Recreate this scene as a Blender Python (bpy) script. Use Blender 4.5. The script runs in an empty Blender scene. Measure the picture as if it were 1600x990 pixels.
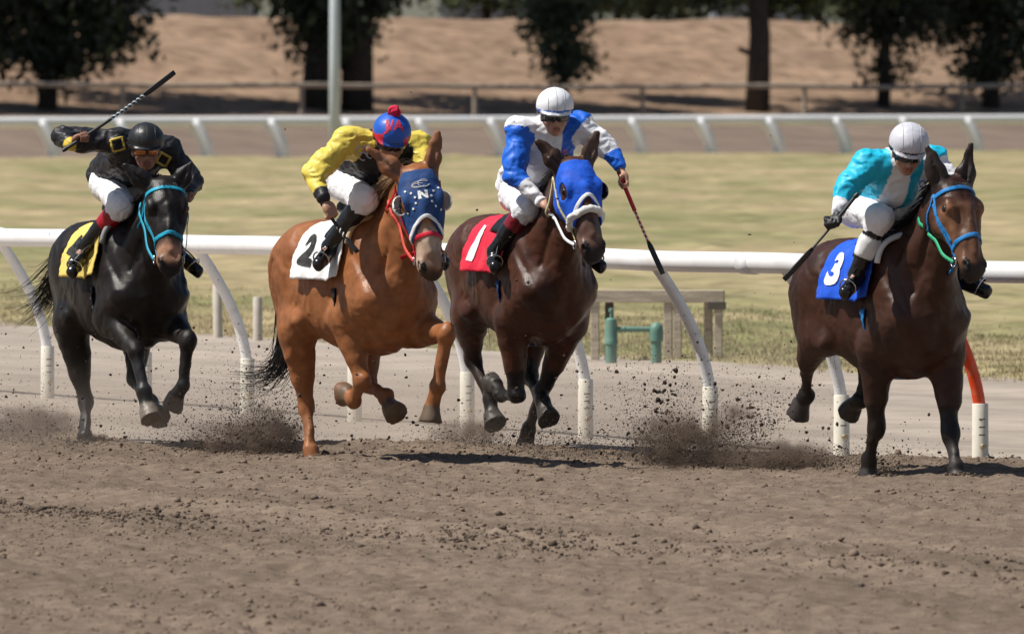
import bpy, math, random
import numpy as np
from mathutils import Vector, Matrix

# ------------------------------------------------------------------ camera, sky, sun
scene = bpy.context.scene
RAD = math.radians
cam_d = bpy.data.cameras.new('camera')
cam = bpy.data.objects.new('camera', cam_d)
scene.collection.objects.link(cam)
cam.location = (0, 0, 2.17)
cam.rotation_euler = (RAD(90), 0, 0)
cam_d.sensor_width = 36
cam_d.lens = 360
cam_d.shift_y = -355 / 1600
cam_d.clip_end = 5000
cam_d.dof.use_dof = True
cam_d.dof.focus_distance = 59.5
cam_d.dof.aperture_fstop = 8.0
scene.camera = cam

SUN_EL = RAD(58)
SUN_AZ = Vector((-.96, -.17, 0)).normalized()          # horizontal direction towards the sun
world = bpy.data.worlds.new('World')
scene.world = world
world.use_nodes = True
wn = world.node_tree
sky = wn.nodes.new('ShaderNodeTexSky')
sky.sky_type = 'NISHITA'
sky.sun_disc = False
sky.sun_elevation = SUN_EL
sky.sun_rotation = math.atan2(SUN_AZ.x, SUN_AZ.y)
bg = wn.nodes['Background']
bg.inputs['Strength'].default_value = .058
wn.links.new(sky.outputs[0], bg.inputs[0])
sl = bpy.data.lights.new('sun', 'SUN')
sl.energy = 4.9
sl.angle = RAD(.53)
sl.color = (1, .955, .88)
sun = bpy.data.objects.new('sun', sl)
scene.collection.objects.link(sun)
sd = Vector((SUN_AZ.x * math.cos(SUN_EL), SUN_AZ.y * math.cos(SUN_EL), math.sin(SUN_EL)))
sun.rotation_euler = sd.to_track_quat('Z', 'Y').to_euler()
sun.location = (-20, 70, 40)
scene.view_settings.view_transform = 'Standard'
scene.view_settings.look = 'None'
scene.view_settings.exposure = 0.25
scene.view_settings.gamma = 1
scene.cycles.use_denoising = True
scene.cycles.max_bounces = 6
scene.cycles.volume_bounces = 1

rng = np.random.default_rng(7)
random.seed(7)
A = np.array

# ------------------------------------------------------------------ helpers
def link(o, parent=None):
    scene.collection.objects.link(o)
    if parent is not None:
        o.parent = parent
    return o

def tag(o, label=None, cat=None, group=None, kind=None):
    if label: o['label'] = label
    if cat: o['category'] = cat
    if group: o['group'] = group
    if kind: o['kind'] = kind
    return o

def mesh_obj(name, v, f, mat, parent=None, smooth=True, col=None):
    me = bpy.data.meshes.new(name)
    v = np.asarray(v, dtype=np.float32)
    if isinstance(f, np.ndarray):
        n, k = f.shape
        me.vertices.add(len(v)); me.vertices.foreach_set('co', v.ravel())
        me.loops.add(n * k); me.loops.foreach_set('vertex_index', f.astype(np.int32).ravel())
        me.polygons.add(n)
        me.polygons.foreach_set('loop_start', np.arange(0, n * k, k, dtype=np.int32))
        me.polygons.foreach_set('loop_total', np.full(n, k, dtype=np.int32))
        me.update(calc_edges=True); me.validate()
    else:
        me.from_pydata([tuple(map(float, p)) for p in v], [], [tuple(map(int, q)) for q in f]); me.update()
    if smooth:
        me.polygons.foreach_set('use_smooth', np.ones(len(me.polygons), dtype=bool))
    if col is not None:
        at = me.color_attributes.new('col', 'FLOAT_COLOR', 'POINT')
        c = np.ones((len(me.vertices), 4), dtype=np.float32); c[:, :3] = col[:len(me.vertices)]
        at.data.foreach_set('color', c.ravel())
    if mat: me.materials.append(mat)
    o = bpy.data.objects.new(name, me)
    return link(o, parent)

def empty(name, M, label, cat, group=None):
    o = bpy.data.objects.new(name, None)
    o.empty_display_size = .2
    link(o); o.matrix_world = M
    return tag(o, label, cat, group)

class MB:
    """collects several solids into ONE mesh (one part)"""
    def __init__(s): s.v = []; s.f = []
    def add(s, v, f):
        b = len(s.v); s.v += [tuple(p) for p in v]; s.f += [tuple(b + i for i in q) for q in f]; return s
    def box(s, lo, hi):
        x0, y0, z0 = lo; x1, y1, z1 = hi
        v = [(x0,y0,z0),(x1,y0,z0),(x1,y1,z0),(x0,y1,z0),(x0,y0,z1),(x1,y0,z1),(x1,y1,z1),(x0,y1,z1)]
        return s.add(v, [(0,3,2,1),(4,5,6,7),(0,1,5,4),(1,2,6,5),(2,3,7,6),(3,0,4,7)])
    def tube(s, pts, rad, n=10, cap=True, flat=None, up=None):
        """swept tube; rad number or list; flat=(a,b) makes an a x b strap section whose b axis follows 'up' normals"""
        pts = [A(p, dtype=float) for p in pts]; m = len(pts)
        rad = [rad] * m if np.isscalar(rad) else list(rad)
        ref = None; v = []; f = []
        for i in range(m):
            t = pts[min(i+1, m-1)] - pts[max(i-1, 0)]; t = t / (np.linalg.norm(t) + 1e-9)
            if up is not None: r = A(up[i], dtype=float)
            elif ref is None: r = A((0,0,1.)) if abs(t[2]) < .9 else A((1.,0,0))
            else: r = ref
            r = r - t * (r @ t); r = r / (np.linalg.norm(r) + 1e-9); ref = r
            b = np.cross(t, r)
            for k in range(n):
                an = 2 * math.pi * (k + .5) / n
                c, sn = math.cos(an), math.sin(an)
                if flat:
                    c2 = math.copysign(abs(c) ** .45, c); s2 = math.copysign(abs(sn) ** .45, sn)
                    v.append(pts[i] + (b * c2 * flat[0] + r * s2 * flat[1]) * rad[i])
                else: v.append(pts[i] + (b * c + r * sn) * rad[i])
        for i in range(m - 1):
            for k in range(n):
                a, bb = i*n+k, i*n+(k+1) % n
                f.append((a, bb, bb+n, a+n))
        if cap: f += [tuple(range(n))[::-1], tuple(range((m-1)*n, m*n))]
        return s.add(v, f)
    def build(s, name, mat, parent=None, smooth=False, T=None):
        v = A(s.v, dtype=float)
        if T is not None: v = v - T
        o = mesh_obj(name, v, s.f, mat, parent, smooth=smooth)
        if not smooth: pass
        return o

def smooth_by_angle(o, deg=40):
    me = o.data
    me.polygons.foreach_set('use_smooth', np.ones(len(me.polygons), dtype=bool))
    try: me.set_sharp_from_angle(angle=RAD(deg))
    except Exception: pass
    return o

# lattice noise (numpy)
def _h(ix, iy, iz, s):
    n = (ix * 374761393 + iy * 668265263 + iz * 2147483647 + s * 974634277) & 0xffffffff
    n = ((n ^ (n >> 13)) * 1274126177) & 0xffffffff
    return ((n ^ (n >> 16)) & 0xffff) / 65535.0
def noise3(x, y, z, s=0):
    x, y, z = np.broadcast_arrays(x, y, z)
    ix, iy, iz = [np.floor(q).astype(np.int64) for q in (x, y, z)]
    fx, fy, fz = x - ix, y - iy, z - iz
    fx, fy, fz = [q*q*(3-2*q) for q in (fx, fy, fz)]
    r = 0
    for a in (0, 1):
        for b in (0, 1):
            for c in (0, 1):
                w = (fx if a else 1-fx) * (fy if b else 1-fy) * (fz if c else 1-fz)
                r = r + w * _h(ix+a, iy+b, iz+c, s)
    return r * 2 - 1
def fbm(x, y, z=0., oct=4, s=0, gain=.5):
    r = 0; a = 1
    for i in range(oct):
        r = r + a * noise3(x * 2**i, y * 2**i, z * 2**i + 0. * x, s + i * 17); a *= gain
    return r

# ------------------------------------------------------------------ materials
MATS = {}
def N(nt, t, **kw):
    n = nt.nodes.new(t)
    for k, v in kw.items():
        if k in n.inputs: n.inputs[k].default_value = v
        else: setattr(n, k, v)
    return n
def mat(name, color=(.5,.5,.5), rough=.6, var=.15, vscale=6., bump=0., bscale=60., attr=False, metallic=0., coat=0., spec=.5,
        sheen=0., stretch=None, dirt=None, dirtscale=3., transl=0., bdist=.01, coords='Object', ridge=0., rscale=14., rough_var=0.):
    """procedural material: base colour (or painted cloth/coat colour attribute) x noise, optional bump and dirt patches"""
    if name in MATS: return MATS[name]
    m = bpy.data.materials.new(name); m.use_nodes = True
    nt = m.node_tree; L = nt.links
    p = nt.nodes['Principled BSDF']
    p.inputs['Roughness'].default_value = rough
    p.inputs['Metallic'].default_value = metallic
    p.inputs['Coat Weight'].default_value = coat
    p.inputs['Coat Roughness'].default_value = .25
    p.inputs['Specular IOR Level'].default_value = spec
    p.inputs['Sheen Weight'].default_value = sheen
    tc = N(nt, 'ShaderNodeTexCoord'); src = tc.outputs[coords]
    if stretch:
        mp = N(nt, 'ShaderNodeMapping'); mp.inputs['Scale'].default_value = stretch
        L.new(src, mp.inputs[0]); src = mp.outputs[0]
    no = N(nt, 'ShaderNodeTexNoise'); no.inputs['Scale'].default_value = vscale; no.inputs['Detail'].default_value = 6
    L.new(src, no.inputs['Vector'])
    mr = N(nt, 'ShaderNodeMapRange'); mr.inputs[1].default_value = .3; mr.inputs[2].default_value = .7
    mr.inputs[3].default_value = 1 - var; mr.inputs[4].default_value = 1 + var
    L.new(no.outputs[0], mr.inputs[0])
    mx = N(nt, 'ShaderNodeMix', data_type='RGBA', blend_type='MULTIPLY'); mx.inputs[0].default_value = 1
    if attr:
        at = N(nt, 'ShaderNodeAttribute'); at.attribute_name = 'col'; L.new(at.outputs['Color'], mx.inputs[6])
    else: mx.inputs[6].default_value = (*color, 1)
    L.new(mr.outputs[0], mx.inputs[7])
    out = mx.outputs[2]
    if dirt:
        n2 = N(nt, 'ShaderNodeTexNoise'); n2.inputs['Scale'].default_value = dirtscale; n2.inputs['Detail'].default_value = 8
        n2.inputs['Roughness'].default_value = .65
        L.new(src, n2.inputs['Vector'])
        r2 = N(nt, 'ShaderNodeMapRange'); r2.inputs[1].default_value = .5; r2.inputs[2].default_value = .72; r2.inputs[4].default_value = dirt[3]
        L.new(n2.outputs[0], r2.inputs[0])
        m2 = N(nt, 'ShaderNodeMix', data_type='RGBA'); m2.inputs[7].default_value = (*dirt[:3], 1)
        L.new(r2.outputs[0], m2.inputs[0]); L.new(out, m2.inputs[6]); out = m2.outputs[2]
    L.new(out, p.inputs['Base Color'])
    if bump:
        n3 = N(nt, 'ShaderNodeTexNoise'); n3.inputs['Scale'].default_value = bscale; n3.inputs['Detail'].default_value = 5
        L.new(src, n3.inputs['Vector'])
        b = N(nt, 'ShaderNodeBump'); b.inputs['Strength'].default_value = bump; b.inputs['Distance'].default_value = bdist
        L.new(n3.outputs[0], b.inputs['Height']); L.new(b.outputs[0], p.inputs['Normal'])
        if ridge:                                                     # sharp creases / veins: folded noise
            n4 = N(nt, 'ShaderNodeTexNoise'); n4.inputs['Scale'].default_value = rscale; n4.inputs['Detail'].default_value = 2; n4.inputs['Distortion'].default_value = 1.2
            L.new(src, n4.inputs['Vector'])
            sb = N(nt, 'ShaderNodeMath', operation='SUBTRACT'); sb.inputs[1].default_value = .5; L.new(n4.outputs[0], sb.inputs[0])
            ab = N(nt, 'ShaderNodeMath', operation='ABSOLUTE'); L.new(sb.outputs[0], ab.inputs[0])
            pw = N(nt, 'ShaderNodeMath', operation='POWER'); pw.inputs[1].default_value = .6; L.new(ab.outputs[0], pw.inputs[0])
            b2 = N(nt, 'ShaderNodeBump', invert=True); b2.inputs['Strength'].default_value = ridge; b2.inputs['Distance'].default_value = .012
            L.new(pw.outputs[0], b2.inputs['Height']); L.new(b.outputs[0], b2.inputs['Normal']); L.new(b2.outputs[0], p.inputs['Normal'])
    if rough_var:
        n5 = N(nt, 'ShaderNodeTexNoise'); n5.inputs['Scale'].default_value = 5; n5.inputs['Detail'].default_value = 6; L.new(src, n5.inputs['Vector'])
        r5 = N(nt, 'ShaderNodeMapRange'); r5.inputs[1].default_value = .35; r5.inputs[2].default_value = .65; r5.inputs[3].default_value = rough - rough_var; r5.inputs[4].default_value = rough + rough_var
        L.new(n5.outputs[0], r5.inputs[0]); L.new(r5.outputs[0], p.inputs['Roughness'])
    if transl:
        tr = N(nt, 'ShaderNodeBsdfTranslucent'); L.new(out, tr.inputs[0])
        ms = N(nt, 'ShaderNodeMixShader'); ms.inputs[0].default_value = transl
        o = nt.nodes['Material Output']
        L.new(p.outputs[0], ms.inputs[1]); L.new(tr.outputs[0], ms.inputs[2]); L.new(ms.outputs[0], o.inputs[0])
    MATS[name] = m
    return m

# ------------------------------------------------------------------ implicit surfaces (bodies and clothes as continuous meshes)
def _v(p): return A(p, dtype=np.float32)
class Field:
    def __init__(s, lo, hi, res):
        s.lo = A(lo, dtype=np.float32); s.res = res
        s.n = [int(math.ceil((hi[i]-lo[i]) / res)) + 1 for i in range(3)]
        s.ax = [(s.lo[i] + res * np.arange(s.n[i])).astype(np.float32) for i in range(3)]
        s.D = np.full(s.n, .6, dtype=np.float32); s.G = np.zeros(s.n, dtype=np.int8)
    def sub(s, lo, hi):
        sl = []
        for i in range(3):
            a = int(max(0, math.floor((lo[i]-s.lo[i]) / s.res))); b = int(min(s.n[i], math.ceil((hi[i]-s.lo[i]) / s.res) + 1))
            if b <= a: return None
            sl.append(slice(a, b))
        g = (s.ax[0][sl[0]][:, None, None], s.ax[1][sl[1]][None, :, None], s.ax[2][sl[2]][None, None, :])
        return tuple(sl), g
    def add(s, fn, lo, hi, k=.04, gid=0, margin=None):
        mg = (k * 1.2 + .03) if margin is None else margin
        q = s.sub(A(lo) - mg, A(hi) + mg)
        if q is None: return s
        sl, g = q
        d = fn(*g).astype(np.float32); a = s.D[sl]
        s.G[sl] = np.where(d < a, gid, s.G[sl])
        if k > 0:
            h = np.clip(.5 + .5 * (a - d) / k, 0, 1)
            s.D[sl] = a + (d - a) * h - k * h * (1 - h)
        else: s.D[sl] = np.minimum(a, d)
        return s
    def cut(s, fn, lo, hi, k=.01, gid=None, gt=.012):
        q = s.sub(A(lo) - .03, A(hi) + .03)
        if q is None: return s
        sl, g = q
        d = -fn(*g).astype(np.float32); a = s.D[sl]
        if gid is not None: s.G[sl] = np.where(d > a - gt, gid, s.G[sl])
        h = np.clip(.5 - .5 * (a - d) / k, 0, 1)
        s.D[sl] = a + (d - a) * h + k * h * (1 - h)
        return s
    def rc(s, P, Q, ra, rb, k=.04, gid=0, sq=None, cut=False, p=1., gt=.012):
        """round cone P-Q; sq=(axis, q) squashes the section along axis"""
        P = _v(P); Q = _v(Q); m = max(ra, rb)
        def fn(X, Y, Z):
            x, y, z = X - P[0], Y - P[1], Z - P[2]; B = Q - P
            if sq is not None:
                n = _v(sq[0]); n = n / np.linalg.norm(n); c = (1 / sq[1] - 1)
                dn = (x*n[0] + y*n[1] + z*n[2]) * c
                x, y, z = x + dn*n[0], y + dn*n[1], z + dn*n[2]; B = B + n * (B @ n) * c
            L2 = float(B @ B) + 1e-9
            t = np.clip((x*B[0] + y*B[1] + z*B[2]) / L2, 0, 1)
            d = np.sqrt((x-t*B[0])**2 + (y-t*B[1])**2 + (z-t*B[2])**2) - (ra + (rb-ra) * t**p)
            return d * (min(1, sq[1]) if sq is not None else 1)
        lo = np.minimum(P, Q) - m; hi = np.maximum(P, Q) + m
        return s.cut(fn, lo, hi, k, gid, gt) if cut else s.add(fn, lo, hi, k, gid)
    def ell(s, C, R, k=.04, gid=0, ax=None, cut=False):
        C = _v(C); R = _v(R); ax = np.eye(3) if ax is None else A(ax)
        def fn(X, Y, Z):
            x, y, z = X - C[0], Y - C[1], Z - C[2]
            u = [x*ax[i][0] + y*ax[i][1] + z*ax[i][2] for i in range(3)]
            k0 = np.sqrt(sum((u[i]/R[i])**2 for i in range(3))); k1 = np.sqrt(sum((u[i]/R[i]**2)**2 for i in range(3))) + 1e-6
            return k0 * (k0 - 1) / k1
        m = float(max(R))
        return s.cut(fn, C - m, C + m, k, gid) if cut else s.add(fn, C - m, C + m, k, gid)
    def stations(s, st, org, eu, ev, ew, k=.04, gid=0, pw=2.0, wpow=1.):
        """lofted solid: stations (u, v_front, v_back, half width) in the frame (org; eu, ev, ew)"""
        st = A(sorted(st), dtype=np.float32); org = _v(org)
        eu, ev, ew = _v(eu), _v(ev), _v(ew)
        us = st[:, 0]; fine = np.linspace(us[0], us[-1], 120)
        def cm(c):   # smooth interpolation
            y = np.interp(fine, us, st[:, c]); 
            for _ in range(3): y[1:-1] = (y[:-2] + y[1:-1]*2 + y[2:]) / 4
            return y
        vf, vb, hw = cm(1), cm(2), cm(3)
        cor = [org + eu*a + ev*b + ew*c for a in (us[0], us[-1]) for b in (st[:,1].max(), st[:,2].min()) for c in (-st[:,3].max(), st[:,3].max())]
        lo = np.min(cor, axis=0); hi = np.max(cor, axis=0)
        def fn(X, Y, Z):
            x, y, z = X - org[0], Y - org[1], Z - org[2]
            u = x*eu[0] + y*eu[1] + z*eu[2]; v = x*ev[0] + y*ev[1] + z*ev[2]; w = x*ew[0] + y*ew[1] + z*ew[2]
            uc = np.clip(u, us[0], us[-1])
            f_, b_, w_ = np.interp(uc, fine, vf), np.interp(uc, fine, vb), np.interp(uc, fine, hw)
            c = (f_ + b_) / 2; hv = np.maximum((f_ - b_) / 2, .004); w_ = np.maximum(w_, .004)
            r = ((np.abs(v - c) / hv) ** pw + (np.abs(w) / w_) ** pw) ** (1 / pw)
            d = (r - 1) * np.minimum(hv, w_)
            ex = np.abs(u - uc)
            return np.where(ex > 0, np.sqrt(np.maximum(d, 0)**2 + ex**2), d)
        return s.add(fn, lo, hi, k, gid)
    def sample(s, P):
        P = np.atleast_2d(A(P, dtype=np.float32)); q = (P - s.lo) / s.res
        q = np.clip(q, 0, A(s.n) - 1.001); i = q.astype(int); f = q - i; r = 0
        for a in (0,1):
            for b in (0,1):
                for c in (0,1):
                    w = np.where(a, f[:,0], 1-f[:,0]) * np.where(b, f[:,1], 1-f[:,1]) * np.where(c, f[:,2], 1-f[:,2])
                    r = r + w * s.D[i[:,0]+a, i[:,1]+b, i[:,2]+c]
        return r
    def grad(s, P, e=.012):
        P = np.atleast_2d(A(P, dtype=np.float32)); g = np.stack([s.sample(P + e*np.eye(3)[i]) - s.sample(P - e*np.eye(3)[i]) for i in range(3)], 1)
        return g / (np.linalg.norm(g, axis=1, keepdims=True) + 1e-9)
    def march(s, start, d, off, step=.006, n=140):
        """from outside points along d inwards until the surface + off is reached"""
        P = A(start, dtype=np.float32).copy(); d = A(d, dtype=np.float32); live = np.ones(len(P), bool)
        for _ in range(n):
            live &= s.sample(P) > off
            if not live.any(): break
            P[live] += (d[live] if d.ndim == 2 else d) * step
        return P
    def crumple(s, amp, sc, seed=0, band=.04, ridge=True, stretch=(1,1,1)):
        i = np.nonzero(np.abs(s.D) < band)
        x, y, z = [s.ax[j][i[j]] * sc * stretch[j] for j in range(3)]
        w = fbm(x*.6, y*.6, z*.6, 2, seed+5)
        nn = noise3(x + 1.3*w, y + 1.1*w, z + .9*w, seed)
        if ridge: nn = 1 - 2*np.abs(nn)
        s.D[i] -= (amp * nn).astype(np.float32)
        return s
    def mesh(s, relax=1):
        D = s.D; I = D < 0; n = D.shape
        c = np.zeros((n[0]-1, n[1]-1, n[2]-1), np.int8)
        for a in (0,1):
            for b in (0,1):
                for e in (0,1): c += I[a:n[0]-1+a, b:n[1]-1+b, e:n[2]-1+e]
        cell = np.argwhere((c > 0) & (c < 8)); m = len(cell)
        idx = np.full(c.shape, -1, np.int32); idx[tuple(cell.T)] = np.arange(m)
        acc = np.zeros((m, 3), np.float32); cnt = np.zeros(m, np.float32)
        cr = [(a,b,e) for a in (0,1) for b in (0,1) for e in (0,1)]
        for p in cr:
            for ax in range(3):
                if p[ax]: continue
                q = list(p); q[ax] = 1
                d0 = D[cell[:,0]+p[0], cell[:,1]+p[1], cell[:,2]+p[2]]; d1 = D[cell[:,0]+q[0], cell[:,1]+q[1], cell[:,2]+q[2]]
                x = (d0 < 0) != (d1 < 0); t = np.where(x, d0 / np.where(x, d0 - d1, 1), 0)
                pt = np.repeat(A(p, dtype=np.float32)[None], m, 0); pt[:, ax] += t
                acc += pt * x[:, None]; cnt += x
        v = (cell + acc / cnt[:, None]) * s.res + s.lo
        g = s.G[cell[:,0], cell[:,1], cell[:,2]]
        F = []
        for ax in range(3):
            b, e = [(1,2),(2,0),(0,1)][ax]
            sa = [slice(None)]*3; sb = [slice(None)]*3; sa[ax] = slice(0, n[ax]-1); sb[ax] = slice(1, n[ax])
            X = np.argwhere(I[tuple(sa)] != I[tuple(sb)])
            X = X[(X[:, b] > 0) & (X[:, e] > 0) & (X[:, b] < n[b]-1) & (X[:, e] < n[e]-1)]
            flip = I[tuple(X.T)]
            def ci(db, de):
                q = X.copy(); q[:, b] += db; q[:, e] += de; return idx[tuple(q.T)]
            Q = np.stack([ci(-1,-1), ci(0,-1), ci(0,0), ci(-1,0)], 1)
            Q[~flip] = Q[~flip][:, ::-1]
            F.append(Q)
        F = np.concatenate(F); F = F[(F >= 0).all(1)]
        E = np.concatenate([F[:, [0,1]], F[:, [1,2]], F[:, [2,3]], F[:, [3,0]]])
        s.E = E
        for _ in range(relax):
            v = v + .5 * (s.avg(v) - v)
        return v, F, g
    def avg(s, q):
        q2 = q if q.ndim == 2 else q[:, None]
        o = np.zeros((len(q2), q2.shape[1])); w = np.zeros(len(q2))
        for i, j in ((0,1),(1,0)):
            for c in range(q2.shape[1]): o[:, c] += np.bincount(s.E[:, i], q2[s.E[:, j], c], len(q2))
            w += np.bincount(s.E[:, i], minlength=len(q2))
        return (o / np.maximum(w, 1)[:, None]).astype(np.float32)

def unit(v): v = A(v, dtype=float); return v / (np.linalg.norm(v) + 1e-12)
def sstep(a, b, x): t = np.clip((x - a) / (b - a), 0, 1); return t*t*(3-2*t)
def lerp(a, b, t): return A(a) + (A(b) - A(a)) * t
def bez(P, n=12):
    """smooth curve through points (Catmull-Rom)"""
    P = [A(p, dtype=float) for p in P]; P = [2*P[0]-P[1]] + P + [2*P[-1]-P[-2]]; out = []
    for i in range(1, len(P)-2):
        for t in np.linspace(0, 1, n, endpoint=(i == len(P)-3)):
            a, b, c, d = P[i-1:i+3]
            out.append(.5*((2*b) + (c-a)*t + (2*a-5*b+4*c-d)*t*t + (3*b-a-3*c+d)*t**3))
    return out
def text_mesh(txt, size, bold=.012, font=None):
    cu = bpy.data.curves.new('lettering', 'FONT'); cu.body = txt; cu.size = size; cu.offset = bold; cu.align_x = 'CENTER'; cu.align_y = 'CENTER'
    cu.resolution_u = 4
    o = bpy.data.objects.new('lettering', cu); scene.collection.objects.link(o)
    dg = bpy.context.evaluated_depsgraph_get()
    me = bpy.data.meshes.new_from_object(o.evaluated_get(dg))
    bpy.data.objects.remove(o)
    import bmesh
    bm = bmesh.new(); bm.from_mesh(me)
    bmesh.ops.triangulate(bm, faces=bm.faces)
    for _ in range(3):
        es = [e for e in bm.edges if e.calc_length() > size * .12]
        if not es: break
        bmesh.ops.subdivide_edges(bm, edges=es, cuts=1); bmesh.ops.triangulate(bm, faces=bm.faces)
    v = A([p.co[:] for p in bm.verts]); f = [tuple(x.index for x in q.verts) for q in bm.faces]
    bm.free(); bpy.data.meshes.remove(me)
    return v, f

# ------------------------------------------------------------------ setting
RD = A((.414, -.910)); RN = A((.910, .414))           # rail direction, normal towards the infield
RAIL_V, PATH_V = 26.95, 35.0
def uv2xy(u, v): return RD[0]*u + RN[0]*v, RD[1]*u + RN[1]*v

def dirt_mat(name, c1, c2, c3, scale, bump):
    m = bpy.data.materials.new(name); m.use_nodes = True; nt = m.node_tree; L = nt.links; p = nt.nodes['Principled BSDF']
    p.inputs['Roughness'].default_value = .95; p.inputs['Specular IOR Level'].default_value = .15
    tc = N(nt, 'ShaderNodeTexCoord')
    def nz(sc, det, rough=.6):
        n = N(nt, 'ShaderNodeTexNoise'); n.inputs['Scale'].default_value = sc; n.inputs['Detail'].default_value = det; n.inputs['Roughness'].default_value = rough
        L.new(tc.outputs['Object'], n.inputs['Vector']); return n
    a = nz(scale, 8, .7); r = N(nt, 'ShaderNodeValToRGB')
    e = r.color_ramp.elements; e[0].position = .3; e[0].color = (*c1, 1); e[1].position = .72; e[1].color = (*c3, 1)
    k = e.new(.5); k.color = (*c2, 1)
    L.new(a.outputs[0], r.inputs[0])
    vr = N(nt, 'ShaderNodeVectorRotate', rotation_type='Z_AXIS'); vr.inputs['Angle'].default_value = math.atan2(.910, .414); L.new(tc.outputs['Object'], vr.inputs[0])
    mpp = N(nt, 'ShaderNodeMapping'); mpp.inputs['Scale'].default_value = (.10, 1.1, 1); L.new(vr.outputs[0], mpp.inputs[0])
    b = nz(1., 5); L.new(mpp.outputs[0], b.inputs['Vector']); mr = N(nt, 'ShaderNodeMapRange'); mr.inputs[1].default_value = .3; mr.inputs[2].default_value = .7; mr.inputs[3].default_value = .72; mr.inputs[4].default_value = 1.18
    L.new(b.outputs[0], mr.inputs[0])
    mx = N(nt, 'ShaderNodeMix', data_type='RGBA', blend_type='MULTIPLY'); mx.inputs[0].default_value = 1
    L.new(r.outputs[0], mx.inputs[6]); L.new(mr.outputs[0], mx.inputs[7]); L.new(mx.outputs[2], p.inputs['Base Color'])
    c = nz(90, 6, .7); bp = N(nt, 'ShaderNodeBump'); bp.inputs['Strength'].default_value = bump; bp.inputs['Distance'].default_value = .02
    L.new(c.outputs[0], bp.inputs['Height']); L.new(bp.outputs[0], p.inputs['Normal'])
    return m
M_TRACK = dirt_mat('loose_track_dirt', (.125,.092,.066), (.195,.146,.108), (.265,.205,.155), 9, .6)
M_PATH = dirt_mat('packed_path_dirt', (.30,.25,.205), (.365,.31,.26), (.42,.36,.305), 1.6, .3)
M_CLOD = mat('dirt_clod', (.115,.088,.07), .95, .35, 12, bump=.4, spec=.1)
M_FARTRACK = dirt_mat('far_track_dirt', (.15,.11,.085), (.185,.14,.11), (.22,.17,.135), .25, .2)

def grass_mat(name, dry, green, mixlo, mixhi, sx, sy, fine=3.):
    m = bpy.data.materials.new(name); m.use_nodes = True; nt = m.node_tree; L = nt.links; p = nt.nodes['Principled BSDF']
    p.inputs['Roughness'].default_value = .9; p.inputs['Specular IOR Level'].default_value = .1
    tc = N(nt, 'ShaderNodeTexCoord'); mp = N(nt, 'ShaderNodeMapping'); mp.inputs['Scale'].default_value = (sx, sy, 1)
    L.new(tc.outputs['Object'], mp.inputs[0])
    a = N(nt, 'ShaderNodeTexNoise'); a.inputs['Scale'].default_value = 1; a.inputs['Detail'].default_value = 5; L.new(mp.outputs[0], a.inputs['Vector'])
    mr = N(nt, 'ShaderNodeMapRange'); mr.inputs[1].default_value = mixlo; mr.inputs[2].default_value = mixhi; L.new(a.outputs[0], mr.inputs[0])
    mx = N(nt, 'ShaderNodeMix', data_type='RGBA'); mx.inputs[6].default_value = (*dry, 1); mx.inputs[7].default_value = (*green, 1)
    L.new(mr.outputs[0], mx.inputs[0])
    b = N(nt, 'ShaderNodeTexNoise'); b.inputs['Scale'].default_value = fine; b.inputs['Detail'].default_value = 8; L.new(tc.outputs['Object'], b.inputs['Vector'])
    m2 = N(nt, 'ShaderNodeMapRange'); m2.inputs[1].default_value = .3; m2.inputs[2].default_value = .7; m2.inputs[3].default_value = .55; m2.inputs[4].default_value = 1.32
    L.new(b.outputs[0], m2.inputs[0])
    q = N(nt, 'ShaderNodeMix', data_type='RGBA', blend_type='MULTIPLY'); q.inputs[0].default_value = 1
    L.new(mx.outputs[2], q.inputs[6]); L.new(m2.outputs[0], q.inputs[7]); L.new(q.outputs[2], p.inputs['Base Color'])
    bp = N(nt, 'ShaderNodeBump'); bp.inputs['Strength'].default_value = .5; bp.inputs['Distance'].default_value = .05
    L.new(b.outputs[0], bp.inputs['Height']); L.new(bp.outputs[0], p.inputs['Normal'])
    return m
M_GRASS = grass_mat('infield_grass', (.355,.285,.165), (.215,.205,.095), .40, .62, .22, .09, 1.1)
M_HILL = grass_mat('dry_hill_grass', (.30,.205,.138), (.22,.145,.098), .35, .7, .25, .25, 1.2)

def axis(dense, step, lo, hi, far):
    a = np.arange(dense[0], dense[1] + 1e-6, step)
    l = np.arange(lo, dense[0], far); r = np.arange(dense[1] + far, hi + far, far)
    return np.concatenate([l, a, r])
def sheet(X, Y, zf, keep=None):
    gx, gy = np.meshgrid(X, Y, indexing='ij'); z = zf(gx, gy)
    v = np.stack([gx, gy, z], -1).reshape(-1, 3); m = len(Y)
    i, j = np.meshgrid(np.arange(len(X)-1), np.arange(m-1), indexing='ij'); b = (i*m + j).ravel()
    f = np.stack([b, b+m, b+m+1, b+1], 1)
    if keep is not None:
        c = v[f].mean(1); f = f[keep(c[:, 0], c[:, 1])]
        u, inv = np.unique(f, return_inverse=True); v = v[u]; f = inv.reshape(-1, 4)
    return v, f
def vv(x, y): return RN[0]*x + RN[1]*y
def uu(x, y): return RD[0]*x + RD[1]*y
def wob(x, y): u = uu(x, y); return .22*noise3(u*.5, 0*u, 0*u, 3) + .1*noise3(u*2.3, 0*u, 0*u, 4) + .05*noise3(u*7, 0*u, 0*u, 8)

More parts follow.
